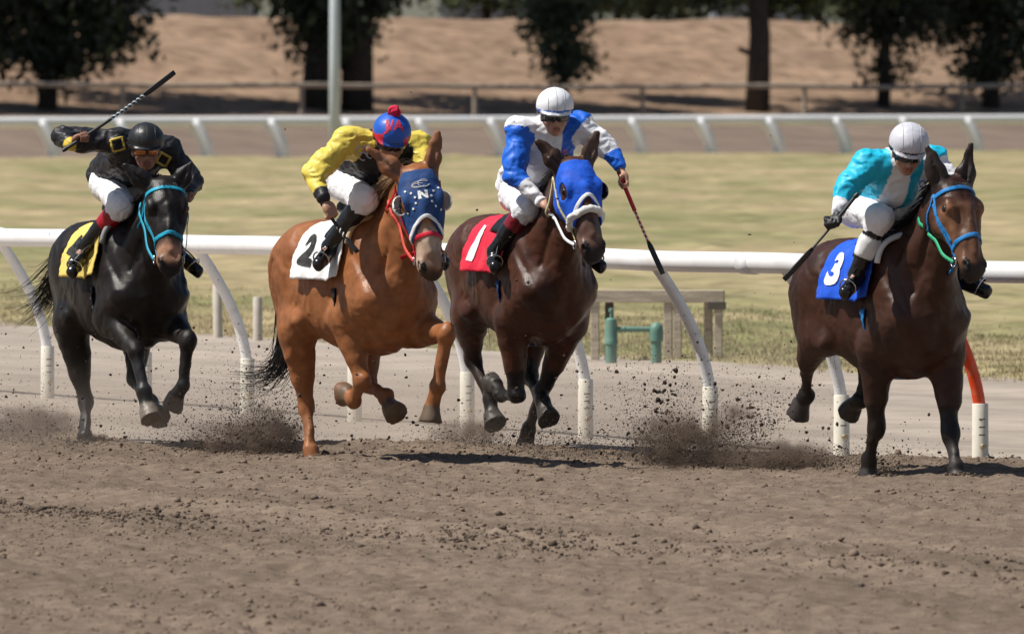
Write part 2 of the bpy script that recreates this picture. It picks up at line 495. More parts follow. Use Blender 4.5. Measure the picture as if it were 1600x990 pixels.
# the loose, freshly churned dirt ends in a line that swings away from the rail
edge1 = lambda x, y: np.minimum(RAIL_V + .05, vv(x, y) + (61.5 - .70*x - y)*.75) + .6*wob(x, y)
def track_z(x, y):
    v = vv(x, y); u = uu(x, y)
    z = .022*fbm(x*1.1, y*.5, 0*x, 2, 11) + .014*fbm(x*7, y*3.5, 0*x, 3, 21) + .016*np.maximum(0, fbm(x*13, y*7, 0*x, 2, 31))
    z += .02*noise3(v*1.6, u*.12, 0*v, 41)                         # harrow ridges along the track
    e = edge1(x, y) + .05 - v
    z += .030*np.exp(-((e-.25)/.22)**2) * (1 + .8*noise3(u*1.7, v*2, 0*v, 51)) # lip of loose dirt at the rail
    return z
def path_z(x, y):
    return -.012 + .006*fbm(x*2, y*1, 0*x, 3, 61) + .008*noise3(vv(x, y)*3, uu(x, y)*.15, 0*x, 62) - .12*sstep(.02, .5, edge1(x, y) - vv(x, y))
v, f = sheet(axis((-3.9, 3.9), .026, -26, 26, 1.2), axis((39.5, 75), .055, 10, 150, 1.5), track_z, lambda x, y: vv(x, y) < edge1(x, y) + .12)
tag(mesh_obj('racetrack', v, f, M_TRACK), kind='structure')
v, f = sheet(axis((-5.6, 5.2), .06, -40, 40, 1.2), axis((56, 100), .16, 10, 190, 1.5), path_z, lambda x, y: (vv(x, y) > edge1(x, y) - 1.8) & (vv(x, y) < PATH_V + .9 + .8*wob(x, y)))
tag(mesh_obj('service_path', v, f, M_PATH), kind='structure')
# infield up to the far track; the far side is slightly banked and ends in a dry levee
def qq(x, y): return y - 339 - x
def far_z(x, y):
    q = qq(x, y)
    z = 1.2*sstep(0, 48, q) + 1.15*sstep(50, 73, q) + 2.7*sstep(72, 98, q)
    return z + (.06 + .16*sstep(60, 90, q)) * fbm(x*.22, y*.22, 0*x, 4, 71) * sstep(-6, 30, q)
def inf_z(x, y):
    return -.02 + .03*sstep(0, .8, vv(x, y) - PATH_V)*(1 + fbm(x*3, y*1.4, 0*x, 3, 81)) + .10*fbm(x*.25, y*.06, 0*x, 3, 82)*sstep(1, 12, vv(x, y)-PATH_V)
v, f = sheet(axis((-7, 7), .11, -60, 60, 2.), np.concatenate([np.arange(0, 66, 3.), np.arange(66, 116, .3), np.arange(116, 430, 2.)]), inf_z,
             lambda x, y: (vv(x, y) > PATH_V - .05 + .8*wob(x, y)) & (qq(x, y) < 2))
tag(mesh_obj('infield', v, f, M_GRASS), kind='structure')
gx = np.arange(-90, 91, 1.5)
v, f = sheet(gx, np.arange(235, 480, 1.5), lambda x, y: far_z(x, y) - .015, lambda x, y: (qq(x, y) > -.5) & (qq(x, y) < 50.5))
tag(mesh_obj('far_track', v, f, M_FARTRACK), kind='structure')
v, f = sheet(gx, np.arange(280, 700, 1.5), far_z, lambda x, y: qq(x, y) > 49)
tag(mesh_obj('hillside', v, f, M_HILL), kind='structure')
v, f = sheet(np.linspace(-3000, 3000, 41), np.linspace(-600, 4500, 41), lambda x, y: 0*x - .35)
tag(mesh_obj('ground', v, f, M_HILL), kind='structure')

# grass blades: uneven fringe of the infield (nobody could count it)
def blades(n, region, h0, h1, name, mats, wid=.004):
    V = []; 
    x, y = region(n); n = len(x)
    z = inf_z(x, y)
    hgt = h0 + (h1-h0) * rng.random(n)**2; an = rng.random(n)*6.283; ln = rng.normal(0, .45, n) * hgt
    c, s_ = np.cos(an), np.sin(an); w = wid * (1 + rng.random(n))
    p0 = np.stack([x - c*w, y - s_*w, z-.01], 1); p1 = np.stack([x + c*w, y + s_*w, z-.01], 1)
    p2 = np.stack([x + ln*s_*.4 + c*w*.6, y - ln*c*.4, z + hgt*.6], 1); p3 = np.stack([x + ln*s_, y - ln*c, z + hgt], 1)
    v = np.stack([p0, p1, p2, p3], 1).reshape(-1, 3); b = np.arange(n)[:, None]*4
    f = np.concatenate([b + A([[0,1,2]]), b + A([[0,2,3]])])
    return tag(mesh_obj(name, v, f, mats, smooth=False), name == 'grass' and 'pale dry grass along the edge of the infield' or 'green grass tufts scattered in the infield', 'grass', kind='stuff')
def reg_edge(n):
    u = rng.uniform(-105, -56, n); v_ = PATH_V + .1 + np.abs(rng.normal(0, 3.2, n)) + .3*noise3(u*1.5, 0*u, 0*u, 9)
    x, y = uv2xy(u, v_); return x, y
def reg_green(n):
    u = rng.uniform(-110, -56, n); v_ = PATH_V + rng.uniform(.1, 9, n); x, y = uv2xy(u, v_)
    k = noise3(x*1.1, y*.33, 0*x, 77) > .3
    return x[k], y[k]
blades(90000, reg_edge, .010, .055, 'grass', mat('dry_blade', (.50,.42,.26), .8, .25, 2., transl=.35))
blades(60000, reg_green, .010, .05, 'green_grass', mat('green_blade', (.22,.25,.10), .8, .3, 2., transl=.25))

# ------------------------------------------------------------------ running rail (near)
M_RAIL = mat('white_rail_paint', (.80,.80,.80), .38, .05, 3, dirt=(.45,.40,.34,.35), dirtscale=2.2, coat=.1)
M_POST = mat('white_post_paint', (.84,.84,.84), .4, .05, 6, dirt=(.45,.39,.32,.35), dirtscale=11)
M_SLEEVE = mat('cream_sleeve_plastic', (.74,.70,.60), .5, .08, 5, dirt=(.36,.30,.24,.75), dirtscale=5)
M_ORANGE = mat('orange_post_paint', (.85,.075,.015), .4, .08, 8, dirt=(.75,.30,.18,.5), dirtscale=14)
M_BRASS = mat('bolt_metal', (.50,.42,.28), .45, .2, 20, metallic=.7)
M_DARK = mat('dark_slot', (.16,.13,.10), .8, .2, 20)

RAIL_H, OVER = 1.20, .36
def rail_tube(parent, u0, u1, v0, h, r, name='rail_tube', zf=None):
    m = MB(); pts = []
    for u in np.arange(u0, u1 + .01, .5):
        x, y = uv2xy(u, v0); pts.append((x, y, h + .006*math.sin(u*1.7)))
    m.tube(pts, r, 20); return m.build(name, M_RAIL, parent, smooth=True)
x0, y0 = uv2xy(-60, RAIL_V)
rail = empty('running_rail', Matrix.Identity(4), 'white tubular running rail on curved posts behind the galloping horses', 'rail')
rail_tube(rail, -112, -36, RAIL_V - OVER, RAIL_H - .065, .0635)
for uc in np.arange(-110, -37, 6.1):                                # joint collars
    a = uv2xy(uc, RAIL_V - OVER); b = uv2xy(uc + .16, RAIL_V - OVER)
    MB().tube([(a[0], a[1], RAIL_H-.065), (b[0], b[1], RAIL_H-.065)], .067, 20).build('rail_joint', M_RAIL, rail, smooth=True)
def post_mesh():
    m = MB(); P = []
    for t in np.linspace(0, 1, 18):                                 # straight foot, then one long bend out over the track
        z = .10 + (RAIL_H - .10 - .10) * t
        o = OVER * (max(0, (t - .18) / .82)) ** 1.75
        P.append((-o, 0, z))
    m.tube(P, .036, 14); return m
def sleeve_mesh():
    m = MB(); m.tube([(0,0,-.12), (0,0,.355), (0,0,.36)], [.049,.047,.044], 18); return m
pm = post_mesh(); sm = sleeve_mesh()
pmesh = smesh = sbm = bbm = None
uA = uu(2.70, 59.15)
ang = math.atan2(RN[1], RN[0])
POSTS = [uA - i*1.806 for i in range(-8, 26)]
for i, u in enumerate(POSTS):
    x, y = uv2xy(u, RAIL_V); orange = abs(u - uA) < .01
    if pmesh is None or orange:
        o = pm.build('post', M_ORANGE if orange else M_POST, rail, smooth=True); smooth_by_angle(o)
        if not orange: pmesh = o.data
    else: o = link(bpy.data.objects.new('post', pmesh), rail)
    if orange: o['label'] = 'orange painted rail post'
    o.location = (x, y, 0); o.rotation_euler = (0, 0, ang + random.uniform(-.05, .05))
    if smesh is None: s_ = smooth_by_angle(sm.build('sleeve', M_SLEEVE, o, smooth=True)); smesh = s_.data
    else: s_ = link(bpy.data.objects.new('sleeve', smesh), o)
    if not (-3 < i - 8 < 10): continue                               # height slots and locking bolt of the sleeve, on the side towards the track
    for z in (.27, .225, .18):
        if sbm is None:
            P = [(.047*math.cos(a), .047*math.sin(a), 0) for a in np.linspace(-2.15, -1.40, 5)]
            sb = MB().tube(P, .0045, 6).build('sleeve_slot', M_DARK, o); sbm = sb.data
        else: sb = link(bpy.data.objects.new('sleeve_slot', sbm), o)
        sb.location = (0, 0, z)
    if bbm is None: bb = MB().tube([(-.01,-.045,.115),(-.012,-.085,.115)], .014, 10).build('bolt', M_BRASS, o); bbm = bb.data
    else: link(bpy.data.objects.new('bolt', bbm), o)

# ------------------------------------------------------------------ far rail, outer rail
M_FAR = mat('far_rail_paint', (.88,.88,.88), .5, .04, 1)
M_WOODGREY = mat('weathered_rail_wood', (.40,.33,.26), .8, .2, 2)
def far_rail(name, q, label, height, over, r, step, mt, postr):
    root = empty(name, Matrix.Identity(4), label, 'rail')
    xs = np.arange(-70, 62.1, 1.0)
    MB().tube([(x - over, 339 + x + q, float(far_z(A([x]), A([339 + x + q]))[0]) + height - r) for x in xs], r, 12).build('rail_tube', mt, root, smooth=True)
    P = []
    for t in np.linspace(0, 1, 9): P.append((-over * max(0, (t-.15)/.85)**1.8, 0, -.1 + (height - r + .1 - .02)*t))
    me = None
    for i, x in enumerate(np.arange(-33.4 - 15*step, 60, step)):
        if me is None: o = MB().tube(P, postr, 8).build('post', mt, root, smooth=True); me = o.data
        else: o = link(bpy.data.objects.new('post', me), root)
        yy = 339 + x + q; o.location = (x, yy, float(far_z(A([x]), A([yy]))[0]))
far_rail('inner_far_rail', 0, 'white far rail on curved posts across the infield', 1.30, .50, .18, 2.36, M_FAR, .23)
far_rail('outer_far_rail', 48.5, 'weathered tan outer rail below the dry slope and trees', 1.2, .0, .10, 6.4, M_WOODGREY, .10)

# ------------------------------------------------------------------ lamp pole, barrier, valve, marker posts
M_STEEL = mat('galvanised_steel', (.50,.56,.60), .5, .08, 3)
pr = empty('light_pole', Matrix.Translation((-3.81, 220, 0)), 'tall pale grey steel pole standing behind the yellow-sleeved jockey', 'pole')
MB().tube([(0,0,.04),(0,0,3),(0,0,9)], [.125,.115,.085], 18).build('shaft', M_STEEL, pr, smooth=True)
MB().tube([(0,0,0),(0,0,.05)], .24, 18).build('base_plate', M_STEEL, pr)
smooth_by_angle(MB().tube([(0,0,8.9),(.5,0,9.25),(1.3,0,9.35)], .05, 10).build('arm', M_STEEL, pr))
MB().box((1.2,-.16,9.25), (1.85,.16,9.42)).build('lamp_head', M_STEEL, pr)

M_WOOD = mat('pale_weathered_wood', (.47,.40,.31), .85, .22, 5, bump=.4, bscale=25, stretch=(1,6,6), dirt=(.26,.21,.16,.6), dirtscale=2)
M_WOODDK = mat('dark_weathered_wood', (.10,.085,.07), .85, .3, 6)
br = empty('wooden_barrier', Matrix.Translation((.98, 82.6, 0)) @ Matrix.Rotation(RAD(-4), 4, 'Z'), 'low weathered wooden hitching barrier on the infield beside the green pipe', 'barrier')
def rbox(lo, hi, name, m, parent, j=.006):
    o = MB().box(lo, hi).build(name, m, parent)
    md = o.modifiers.new('edge', 'BEVEL'); md.width = j; md.segments = 2
    return o
rbox((-.82, -.05, .455), (.735, .05, .555), 'beam', M_WOOD, br)
for x in (-.31, -.27+.07, .28, .355, .60, .685):
    dk = x in (-.27+.07, .60)
    rbox((x-.034, -.036 + (.085 if dk else 0), -.05), (x+.034, .034 + (.085 if dk else 0), .452), 'upright', M_WOODDK if x == -.2 else M_WOOD, br)
rbox((.60, -.06, .40), (.75, -.051, .46), 'cleat', M_WOODDK, br, .002)
rbox((.275, -.02, .557), (.335, .02, .60), 'peg', M_WOOD, br)

M_GREEN = mat('green_valve_paint', (.12,.24,.19), .5, .15, 6, dirt=(.25,.27,.20,.5), dirtscale=8)
pv = empty('backflow_valve', Matrix.Translation((.79, 81.6, 0)), 'green painted water pipe with valve body and elbow on the infield', 'pipe')
def lathe(prof, n=18, org=(0,0,0)):
    return [(org[0], org[1], org[2] + z) for r, z in prof], [r for r, z in prof]
P, R_ = lathe([(.045,-.05),(.045,.14),(.053,.145),(.053,.17),(.05,.175),(.05,.30),(.044,.34),(.03,.352)])
smooth_by_angle(MB().tube(P, R_, 18).build('valve_body', M_GREEN, pv))
P, R_ = lathe([(.012,.35),(.012,.40),(.02,.402),(.02,.425),(.008,.43)]); smooth_by_angle(MB().tube(P, R_, 12).build('valve_stem', M_GREEN, pv))
smooth_by_angle(MB().tube([(.04,0,.262),(.10,0,.262),(.101,0,.262),(.11,0,.262),(.111,0,.262),(.31,0,.262)], [.021,.021,.03,.03,.021,.021], 14).build('cross_pipe', M_GREEN, pv))
P, R_ = lathe([(.042,-.05),(.042,.165),(.056,.17),(.056,.235),(.055,.262),(.047,.29),(.03,.31),(.01,.318)], org=(.36,0,0))
smooth_by_angle(MB().tube(P, R_, 18).build('elbow', M_GREEN, pv))

M_MARK = mat('grey_marker_post', (.52,.47,.40), .7, .12, 6, dirt=(.3,.27,.22,.6), dirtscale=6)
for (x, y, h_, lab) in ((-2.59, 90.2, .45, 'taller pale marker post in the grass left of its shorter neighbour'), (-2.21, 89.0, .37, 'shorter pale marker post beside the taller one in the grass')):
    o = MB().tube([(0,0,-.05),(0,0,h_-.01),(0,0,h_)], [.043,.04,.034], 14).build('marker_post', M_MARK, None); smooth_by_angle(o)
    o.location = (x, y, 0); o.rotation_euler = (RAD(random.uniform(-2,2)), RAD(random.uniform(-2,2)), 0); tag(o, lab, 'post', 'marker posts')

# ------------------------------------------------------------------ trees and buildings behind the far track
M_BARK = mat('dark_bark', (.045,.037,.032), .9, .3, 3, bump=.5, bscale=8)
LEAF = [mat('dark_evergreen_leaf', (.040,.052,.033), .7, .4, .8, transl=.2), mat('mid_green_leaf', (.085,.110,.048), .7, .35, .8, transl=.3),
        mat('bluish_green_leaf', (.06,.085,.055), .7, .3, .8, transl=.25)]
def tree(name, x, y, z, trunk, lobes, leaf, n, size, label, group, limbs=5, seed=1, twin=None):
    """trunk=(height, r0, r1); lobes: list of (dx,dy,z,rx,rz,weight)"""
    r = np.random.default_rng(seed)
    root = empty(name, Matrix.Translation((x, y, z)), label, 'tree', group)
    m = MB()
    H, r0, r1 = trunk
    m.tube([(0,0,-.4),(r0*.3,0,H*.3),(-r0*.3,.1,H*.65),(0,0,H)], [r0*1.25, r0, (r0+r1)/2, r1], 12)
    if twin:
        m.tube([(twin[0],.2,-.4),(twin[0]*1.05,.1,H*.4),(twin[0]*1.2,0,H)], [twin[1]*1.2, twin[1], twin[1]*.6], 12)
    for i in range(limbs):
        l = lobes[i % len(lobes)]; z0 = H * r.uniform(.35, .95); e = A((l[0]*.8 + r.normal(0,.3), l[1]*.8 + r.normal(0,.3), l[2] + r.normal(0,.3)*l[4]))
        s0 = A((0,0,z0)); mid = (s0 + e)/2 + A((r.normal(0,.25), r.normal(0,.25), .15))
        m.tube([s0, mid, e], [r1*.75, r1*.45, r1*.12], 7)
    m.build('trunk', M_BARK, root, smooth=True)
    w = A([l[5] for l in lobes], float); w /= w.sum(); k = r.choice(len(lobes), n, p=w); Lb = A([l[:5] for l in lobes])[k]
    # clumps: leaf positions gather round random twig tips inside each lobe
    nc = max(12, n // 26); ck = r.choice(len(lobes), nc, p=w); cl = A([l[:5] for l in lobes])[ck]
    d = r.normal(size=(nc, 3)); d /= np.linalg.norm(d, axis=1, keepdims=True); d *= (r.random(nc)**.45)[:, None]
    C = np.stack([cl[:,0] + d[:,0]*cl[:,3], cl[:,1] + d[:,1]*cl[:,3], cl[:,2] + d[:,2]*cl[:,4]], 1)
    P = C[r.integers(0, nc, n)] + r.normal(0, size*1.5, (n, 3)) * A((1, 1, .75))
    u = r.normal(size=(n, 3)); u /= np.linalg.norm(u, axis=1, keepdims=True); t = r.normal(size=(n, 3)); t -= u*(u*t).sum(1, keepdims=True); t /= np.linalg.norm(t, axis=1, keepdims=True)
    s_ = size * r.uniform(.5, 1.2, (n, 1)) * np.where(P[:, 2:] > 6.3, 1.9, 1.)
    v = np.stack([P - u*s_*.6, P + t*s_*.32, P + u*s_*.6, P - t*s_*.32], 1).reshape(-1, 3); b = np.arange(n)[:, None]*4
    o = mesh_obj('crown', v, b + A([[0,1,2,3]]), LEAF[leaf], root, smooth=False)
    o.data.materials.append(LEAF[1]); o.data.polygons.foreach_set('material_index', (noise3(P[:,0]*.9, P[:,1]*.9, P[:,2]*.9, seed) + r.normal(0, .3, n) > .55).astype(np.int32))
    return root
GT = 'trees along the far rail'
def tz(x, q): return float(far_z(A([x]), A([339 + x + q]))[0])
def T(name, px, q, *a, **k):
    # px: lateral position in metres at the tree's own distance
    q -= 9; a = list(a); a[1] = [(l[0], l[1] + (6.5 if l[2] > 7 else 0), l[2] + .75, l[3]*(1.25 if l[2] > 7 else 1.08), l[4], l[5]*(1.3 if l[2] > 7 else 1)) for l in a[1]]  # high crown lobes, out of view, widened and set back to shade the bank
    return tree(name, px, 339 + px + q, tz(px, q), *a, **k)
T('evergreen_tree', -17.2, 66, (10,.32,.2), [(-1.8,0,1.5,2.2,.7,1.6),(1.8,0,1.6,1.6,.6,1.0),(3.4,0,4.7,1.5,.9,2.4),(2.6,0,2.2,.9,.7,.8),(-2.0,0,4.2,2.0,1.8,4),(.6,0,4.4,2.0,1.7,4),(2.3,.3,3.9,1.5,1.1,2),(-3.0,0,2.4,1.2,1.0,1.3),(-.2,.3,2.3,1.6,1.3,2.2),(1.4,0,2.6,1.0,.8,1),(.4,0,1.0,.9,.7,.7),(1,0,9.5,4.8,2.4,7),(-4.4,0,4,1.6,2.4,2)], 0, 16000, .38,
  'broad dark evergreen tree at the far left behind the far rail', GT, 8, 3)
T('evergreen_tree', -7.4, 66, (10,.55,.4), [(-3.0,0,5.1,1.4,.6,1.6),(4.0,0,5.1,1.5,.6,1.6),(-2.0,0,4.9,1.6,.8,2),(.6,0,4.6,1.8,1.1,3),(2.4,0,4.7,1.7,.9,2.4),(.9,0,3.0,1.2,1.3,2),(-.3,0,3.0,.7,1.2,.9),(2.2,0,3.2,.8,.6,.7),(.6,0,1.3,1.1,.8,1),(2,0,9.5,5,2.3,7)], 0, 15000, .36,
  'dark tree with thick double trunk behind the grey pole', GT, 8, 5, twin=(1.5,.55))
T('slender_tree', 2.0, 67, (7,.16,.1), [(0,0,3.4,1.1,1.0,3),(.7,0,4.3,1.5,1.0,3),(-.4,0,2.2,.8,.8,1.4),(.2,0,1.0,.8,.7,1.2),(.6,0,7.8,2.4,1.6,3)], 2, 8500, .30,
  'slender grey-green tree behind the white-helmeted jockey in blue and white', GT, 6, 7)
T('bare_trunk_tree', 9.6, 62, (10,.42,.32), [(-1.9,0,5.2,1.9,.7,2),(1.6,0,5.4,2.2,.8,2.4),(1.5,0,9.5,5.2,2.2,7)], 1, 9500, .34,
  'tall tree with a bare dark trunk and stub right of centre', GT, 5, 9)
T('bushy_tree', 14.9, 66, (8,.24,.16), [(-.8,0,4.3,1.3,1.0,3),(1.1,0,4.4,1.4,1.0,3),(-.7,0,2.7,1.0,.8,1.6),(1.1,0,2.4,1.0,.9,1.6),(.2,0,1.0,1.0,.7,1.4),(1,0,9,4.2,2,6)], 0, 8500, .32,
  'bushy dark tree with gaps in its crown above the turquoise jockey', GT, 8, 11)
T('evergreen_tree', 19.4, 66, (10,.32,.2), [(-1.4,0,4.2,1.7,1.3,4),(1.0,0,4.0,1.8,1.6,4),(-1.3,0,2.6,.9,.8,1.2),(.8,0,2.0,1.4,1.1,2.4),(0,0,.9,1.2,.6,1.2),(0,0,9,4.4,2.4,6),(-3.0,0,5.0,1.6,.6,1.4)], 0, 10500, .34,
  'broad dark evergreen tree at the far right edge', GT, 8, 13)
T('evergreen_tree', -26, 64, (10,.32,.2), [(-1,0,5,2.4,2,4),(1,0,8,5,2.6,6)], 0, 6000, .4, 'dark evergreen tree just outside the left edge shading the slope', GT, 6, 15)
o = MB().tube([(0,0,0),(-.35,0,.10),(-.62,0,.22)], [.14,.11,.09], 8).build('stub', M_BARK, bpy.data.objects['bare_trunk_tree'], smooth=True)
o.location = (-.1, 0, 2.25)
GB = 'trees on top of the dry slope'
k = 0
BACK = [(-27,128,0,'dark tree crowning the slope behind the broad evergreen at far left'),(-7.5,118,0,'dark treetop on the slope behind the double trunk'),(-1.2,136,1,'light green treetop left of the slender tree'),
        (4.8,122,1,'bright green treetop on the slope just right of the slender tree'),(7.8,128,0,'dark green treetop left of the bare trunk'),(12.0,128,1,'green treetop right of the bare trunk'),
        (17.0,118,1,'light green treetop on the slope behind the bushy dark tree'),(21.5,124,0,'dark treetop on the slope at the right edge'),(-21,118,2,'grey-green treetop left of the pale shed'),
        (-10.5,126,1,'small green treetop between the pale shed and the double trunk'),(1.6,128,2,'grey-green treetop directly behind the slender tree'),(14.6,134,2,'grey-green treetop between the bare trunk and the bushy tree'),(6.4,140,1,'green treetop farthest back, between bright and dark treetops')]
for x, q, lf, lab in BACK:
    k += 1
    tree('background_tree', x, 339 + x + q, tz(x, q), (5,.2,.1), [(-1.1,0,2.2,1.5,1.7,2),(1.1,0,2.0,1.6,1.6,2),(0,0,4.4,2.3,1.8,3)], lf, 4200, .36, lab, GB, 5, 40 + k)
M_SHED = mat('pale_blue_grey_siding', (.30,.345,.39), .6, .06, 1.0)
M_SHEDR = mat('shed_roof_metal', (.40,.42,.44), .5, .08, 1.0)
M_SHEDD = mat('shed_door_grey', (.20,.23,.26), .6, .08, 1.0)
def shed(x, q, w, d, h, lab):
    r = empty('shed', Matrix.Translation((x, 339 + x + q, tz(x, q))), lab, 'building')
    MB().box((-w/2, 0, -.5), (w/2, d, h)).build('wall', M_SHED, r)
    MB().add([(-w/2-.4,-.4,h),(w/2+.4,-.4,h),(w/2+.4,d/2,h+1.4),(-w/2-.4,d/2,h+1.4),(w/2+.4,d+.4,h),(-w/2-.4,d+.4,h),(-w/2-.4,-.4,h-.12),(w/2+.4,-.4,h-.12),(w/2+.4,d+.4,h-.12),(-w/2-.4,d+.4,h-.12)],
        [(0,1,2,3),(3,2,4,5),(6,7,1,0),(8,9,5,4),(6,9,8,7),(1,7,8,4,2),(0,3,5,9,6)]).build('roof', M_SHEDR, r)
    for dx in np.arange(-w/2 + 1.2, w/2 - .5, 1.45):
        MB().box((dx, -.05, -.3), (dx + .07, -.002, h - .15)).build('siding_rib', M_SHEDR, r)
    dr = MB().box((-w/2 + .25, -.04, -.3), (-w/2 + 1.05, -.003, 1.95)).build('door', M_SHEDD, r)
    MB().box((-w/2 + .9, -.075, .95), (-w/2 + .96, -.041, 1.1)).build('handle', M_SHEDR, dr)
shed(-15.4, 140, 7.5, 6, 3.4, 'pale blue-grey metal shed on the slope between the two dark trees')
shed(-.6, 160, 6.0, 6, 3.4, 'pale grey shed behind the treetops left of the slender tree')
shed(12.6, 165, 5.0, 6, 3.4, 'pale grey shed behind the bare trunk on the slope')

# ------------------------------------------------------------------ horses
def world_of(x, y, th):
    return Matrix.Translation((x, y, 0)) @ Matrix.Rotation(RAD(th - 90), 4, 'Z')
M_COAT = mat('horse_coat', attr=True, rough=.45, var=.24, vscale=16, bump=.22, bscale=170, spec=.28, ridge=.10, rscale=8., rough_var=.13, dirt=(.12,.09,.07,.06), dirtscale=5.)
M_HAIR_BLK = mat('black_horsehair', (.010,.008,.008), .5, .3, 20, spec=.4)
M_HAIR_BLOND = mat('flaxen_horsehair', (.36,.22,.11), .55, .3, 20)
M_EYE = mat('dark_wet_eye', (.012,.008,.006), .08, .1, 20, spec=.8)

TORSO = [(.60,1.08,.88,.05),(.57,1.17,.78,.115),(.50,1.26,.69,.165),(.40,1.34,.635,.20),(.26,1.40,.61,.235),(.08,1.385,.605,.268),(-.12,1.36,.63,.283),
         (-.30,1.365,.69,.275),(-.46,1.385,.775,.258),(-.60,1.355,.83,.232),(-.72,1.28,.88,.19),(-.79,1.18,.94,.13),(-.82,1.10,1.0,.05)]

class Horse: pass
WS = 1.22                                                       # head breadth
def build_horse(h):
    """h: dict with world placement, leg joints (elbow/stifle, knee/hock, fetlock, hoof toe), head frame, coat colours"""
    H = Horse(); H.__dict__.update(h)
    H.M = world_of(*h['place'])
    F = Field((-1.02,-.50,-.03), (1.28,.50,1.98), .0105); H.F = F
    dz = h['dz']
    F.stations(TORSO, (0,0,dz), (1,0,0), (0,0,1), (0,1,0), k=.02, gid=0, pw=2.25)
    Z = lambda x, y, z: (x, y, z + dz)
    # chest and back muscles
    for s in (-1, 1):
        F.ell(Z(.50, s*.085, .90), (.09,.085,.15), .05)
        F.rc(Z(.28, s*.13, 1.28), Z(.48, s*.148, .95), .095, .092, .06)          # shoulder blade
        F.ell(Z(.29, s*.17, .98), (.16,.09,.20), .06)                            # triceps mass
        F.ell(Z(-.50, s*.135, 1.10), (.25,.150,.21), .06)
        F.rc(Z(.05, s*.11, 1.22), Z(-.45, s*.11, 1.22), .11, .115, .08)                  # back muscles                          # croup / gluteal
        F.ell(Z(-.66, s*.12, 1.02), (.14,.105,.24), .06)                           # hamstring
        F.rc(Z(-.44, s*.19, 1.26), Z(-.36, s*.235, 1.20), .05, .045, .05)          # point of hip
        F.rc(Z(-.28, s*.25, .80), Z(-.40, s*.19, .80), .045, .05, .06)                # flank fold
        F.rc(Z(.09, s*.285, 1.16), Z(.16, s*.25, .84), .014, .016, .04, 0, cut=True)   # edge of the shoulder
        F.rc(Z(.37, s*.245, 1.20), Z(.57, s*.20, .98), .014, .012, .035, 0, cut=True)
        F.rc(Z(-.57, s*.285, 1.20), Z(-.67, s*.235, .88), .018, .018, .045, 0, cut=True)  # groove of the haunch
    F.rc(Z(.64, 0, 1.06), Z(.60, 0, .70), .030, .034, .05, 0, cut=True)                 # cleft of the breast
    H.FT = Field((-1.02,-.50,-.03), (1.28,.50,1.98), .0105) if False else None
    import copy as _c
    H.FT = _c.copy(F); H.FT.D = F.D.copy()                                                   # trunk only: what cloth and girth lie on
    # front legs
    for n in ('RF', 'LF'):
        s = -1 if n[0] == 'R' else 1
        e, kn, ft, hf = [_v(p) for p in h['legs'][n]]
        F.rc(Z(.45, s*.14, .93), e, .098, .092, .07, 0)
        dr = unit(kn - e); fwd = unit(np.cross(np.cross(dr, (1,0,.2)), dr))
        F.rc(e, lerp(e, kn, .6), .100, .062, .05, 0); F.rc(lerp(e, kn, .3), kn, .068, .043, .035, 1, p=.8)
        F.ell(lerp(e, kn, .3) + fwd*.028, (.046,.046,.10), .035, 0, ax=[fwd, np.cross(dr, fwd), dr])
        lower_leg(F, kn, ft, hf, .047, .031, h, n, fore=True)
    for n in ('RH', 'LH'):
        s = -1 if n[0] == 'R' else 1
        st, hk, ft, hf = [_v(p) for p in h['legs'][n]]
        hip = _v(Z(-.50, s*.14, 1.10))
        F.rc(hip, st, .175, .12, .08, 0, sq=((0,1,0), .68)); F.rc(_v(Z(-.66, s*.11, 1.0)), lerp(st, hk, .35), .10, .075, .07, 0)
        if n not in h.get('no_stifle', ()): F.ell(st, (.085,.068,.10), .09)
        else: F.rc(_v(Z(-.60, s*.135, 1.02)), lerp(hip, hk, .92), .19, .055, .07, 0, sq=((0,1,0), .74)); F.rc(_v(Z(-.52, s*.16, .92)), hk, .15, .045, .06, 0, sq=((0,1,0), .7))
        F.rc(st, lerp(st, hk, .6), .098, .066, .05, 0, sq=((0,1,0), .85)); F.rc(lerp(st, hk, .35), hk, .070, .043, .04, 1)
        dr = unit(hk - st); back = unit(A((-1.,0,0)) - dr*(-dr[0]))
        F.rc(lerp(st, hk, .70) + back*.040, hk + back*.026, .018, .024, .03, 1)        # tendon of the hock
        lower_leg(F, hk, ft, hf, .049, .032, h, n, fore=False)
    # neck
    hd = h['head']; P = _v(hd['P']); a = unit(hd['a']); n_ = unit(A(hd['n'], float) - a * (A(hd['n'], float) @ a)); w = np.cross(a, n_)
    if w[1] < 0: w = -w
    S = h.get('hs', 1.0); H.ws = h.get('ws', WS)
    H.hp = lambda u, v, ww: P + (a*u + n_*v + w*ww*H.ws) * S
    H.ha, H.hn, H.hw = a, n_, w
    hp = H.hp
    F.rc(Z(.22, 0, 1.335), hp(.02,-.07,0), .085, .065, .08, 0, sq=((0,1,0), .75))
    F.rc(Z(.38, 0, 1.16), hp(.06,-.115,0), .205, .105, .09, 0, sq=(w, .58))
    F.rc(Z(.44, 0, 1.0), hp(.13,-.145,0), .165, .085, .09, 0, sq=((0,1,0), .68))
    for s in (-1, 1):
        F.rc(Z(.36, s*.09, 1.12), hp(.10,-.13,s*.045), .088, .052, .06)               # neck muscle
        F.rc(Z(.545, s*.135, 1.10), hp(.15,-.185,s*.062), .010, .010, .03, 0, cut=True)  # jugular groove
    head_prims(F, H, S)
    # ears
    H.ear_c = []
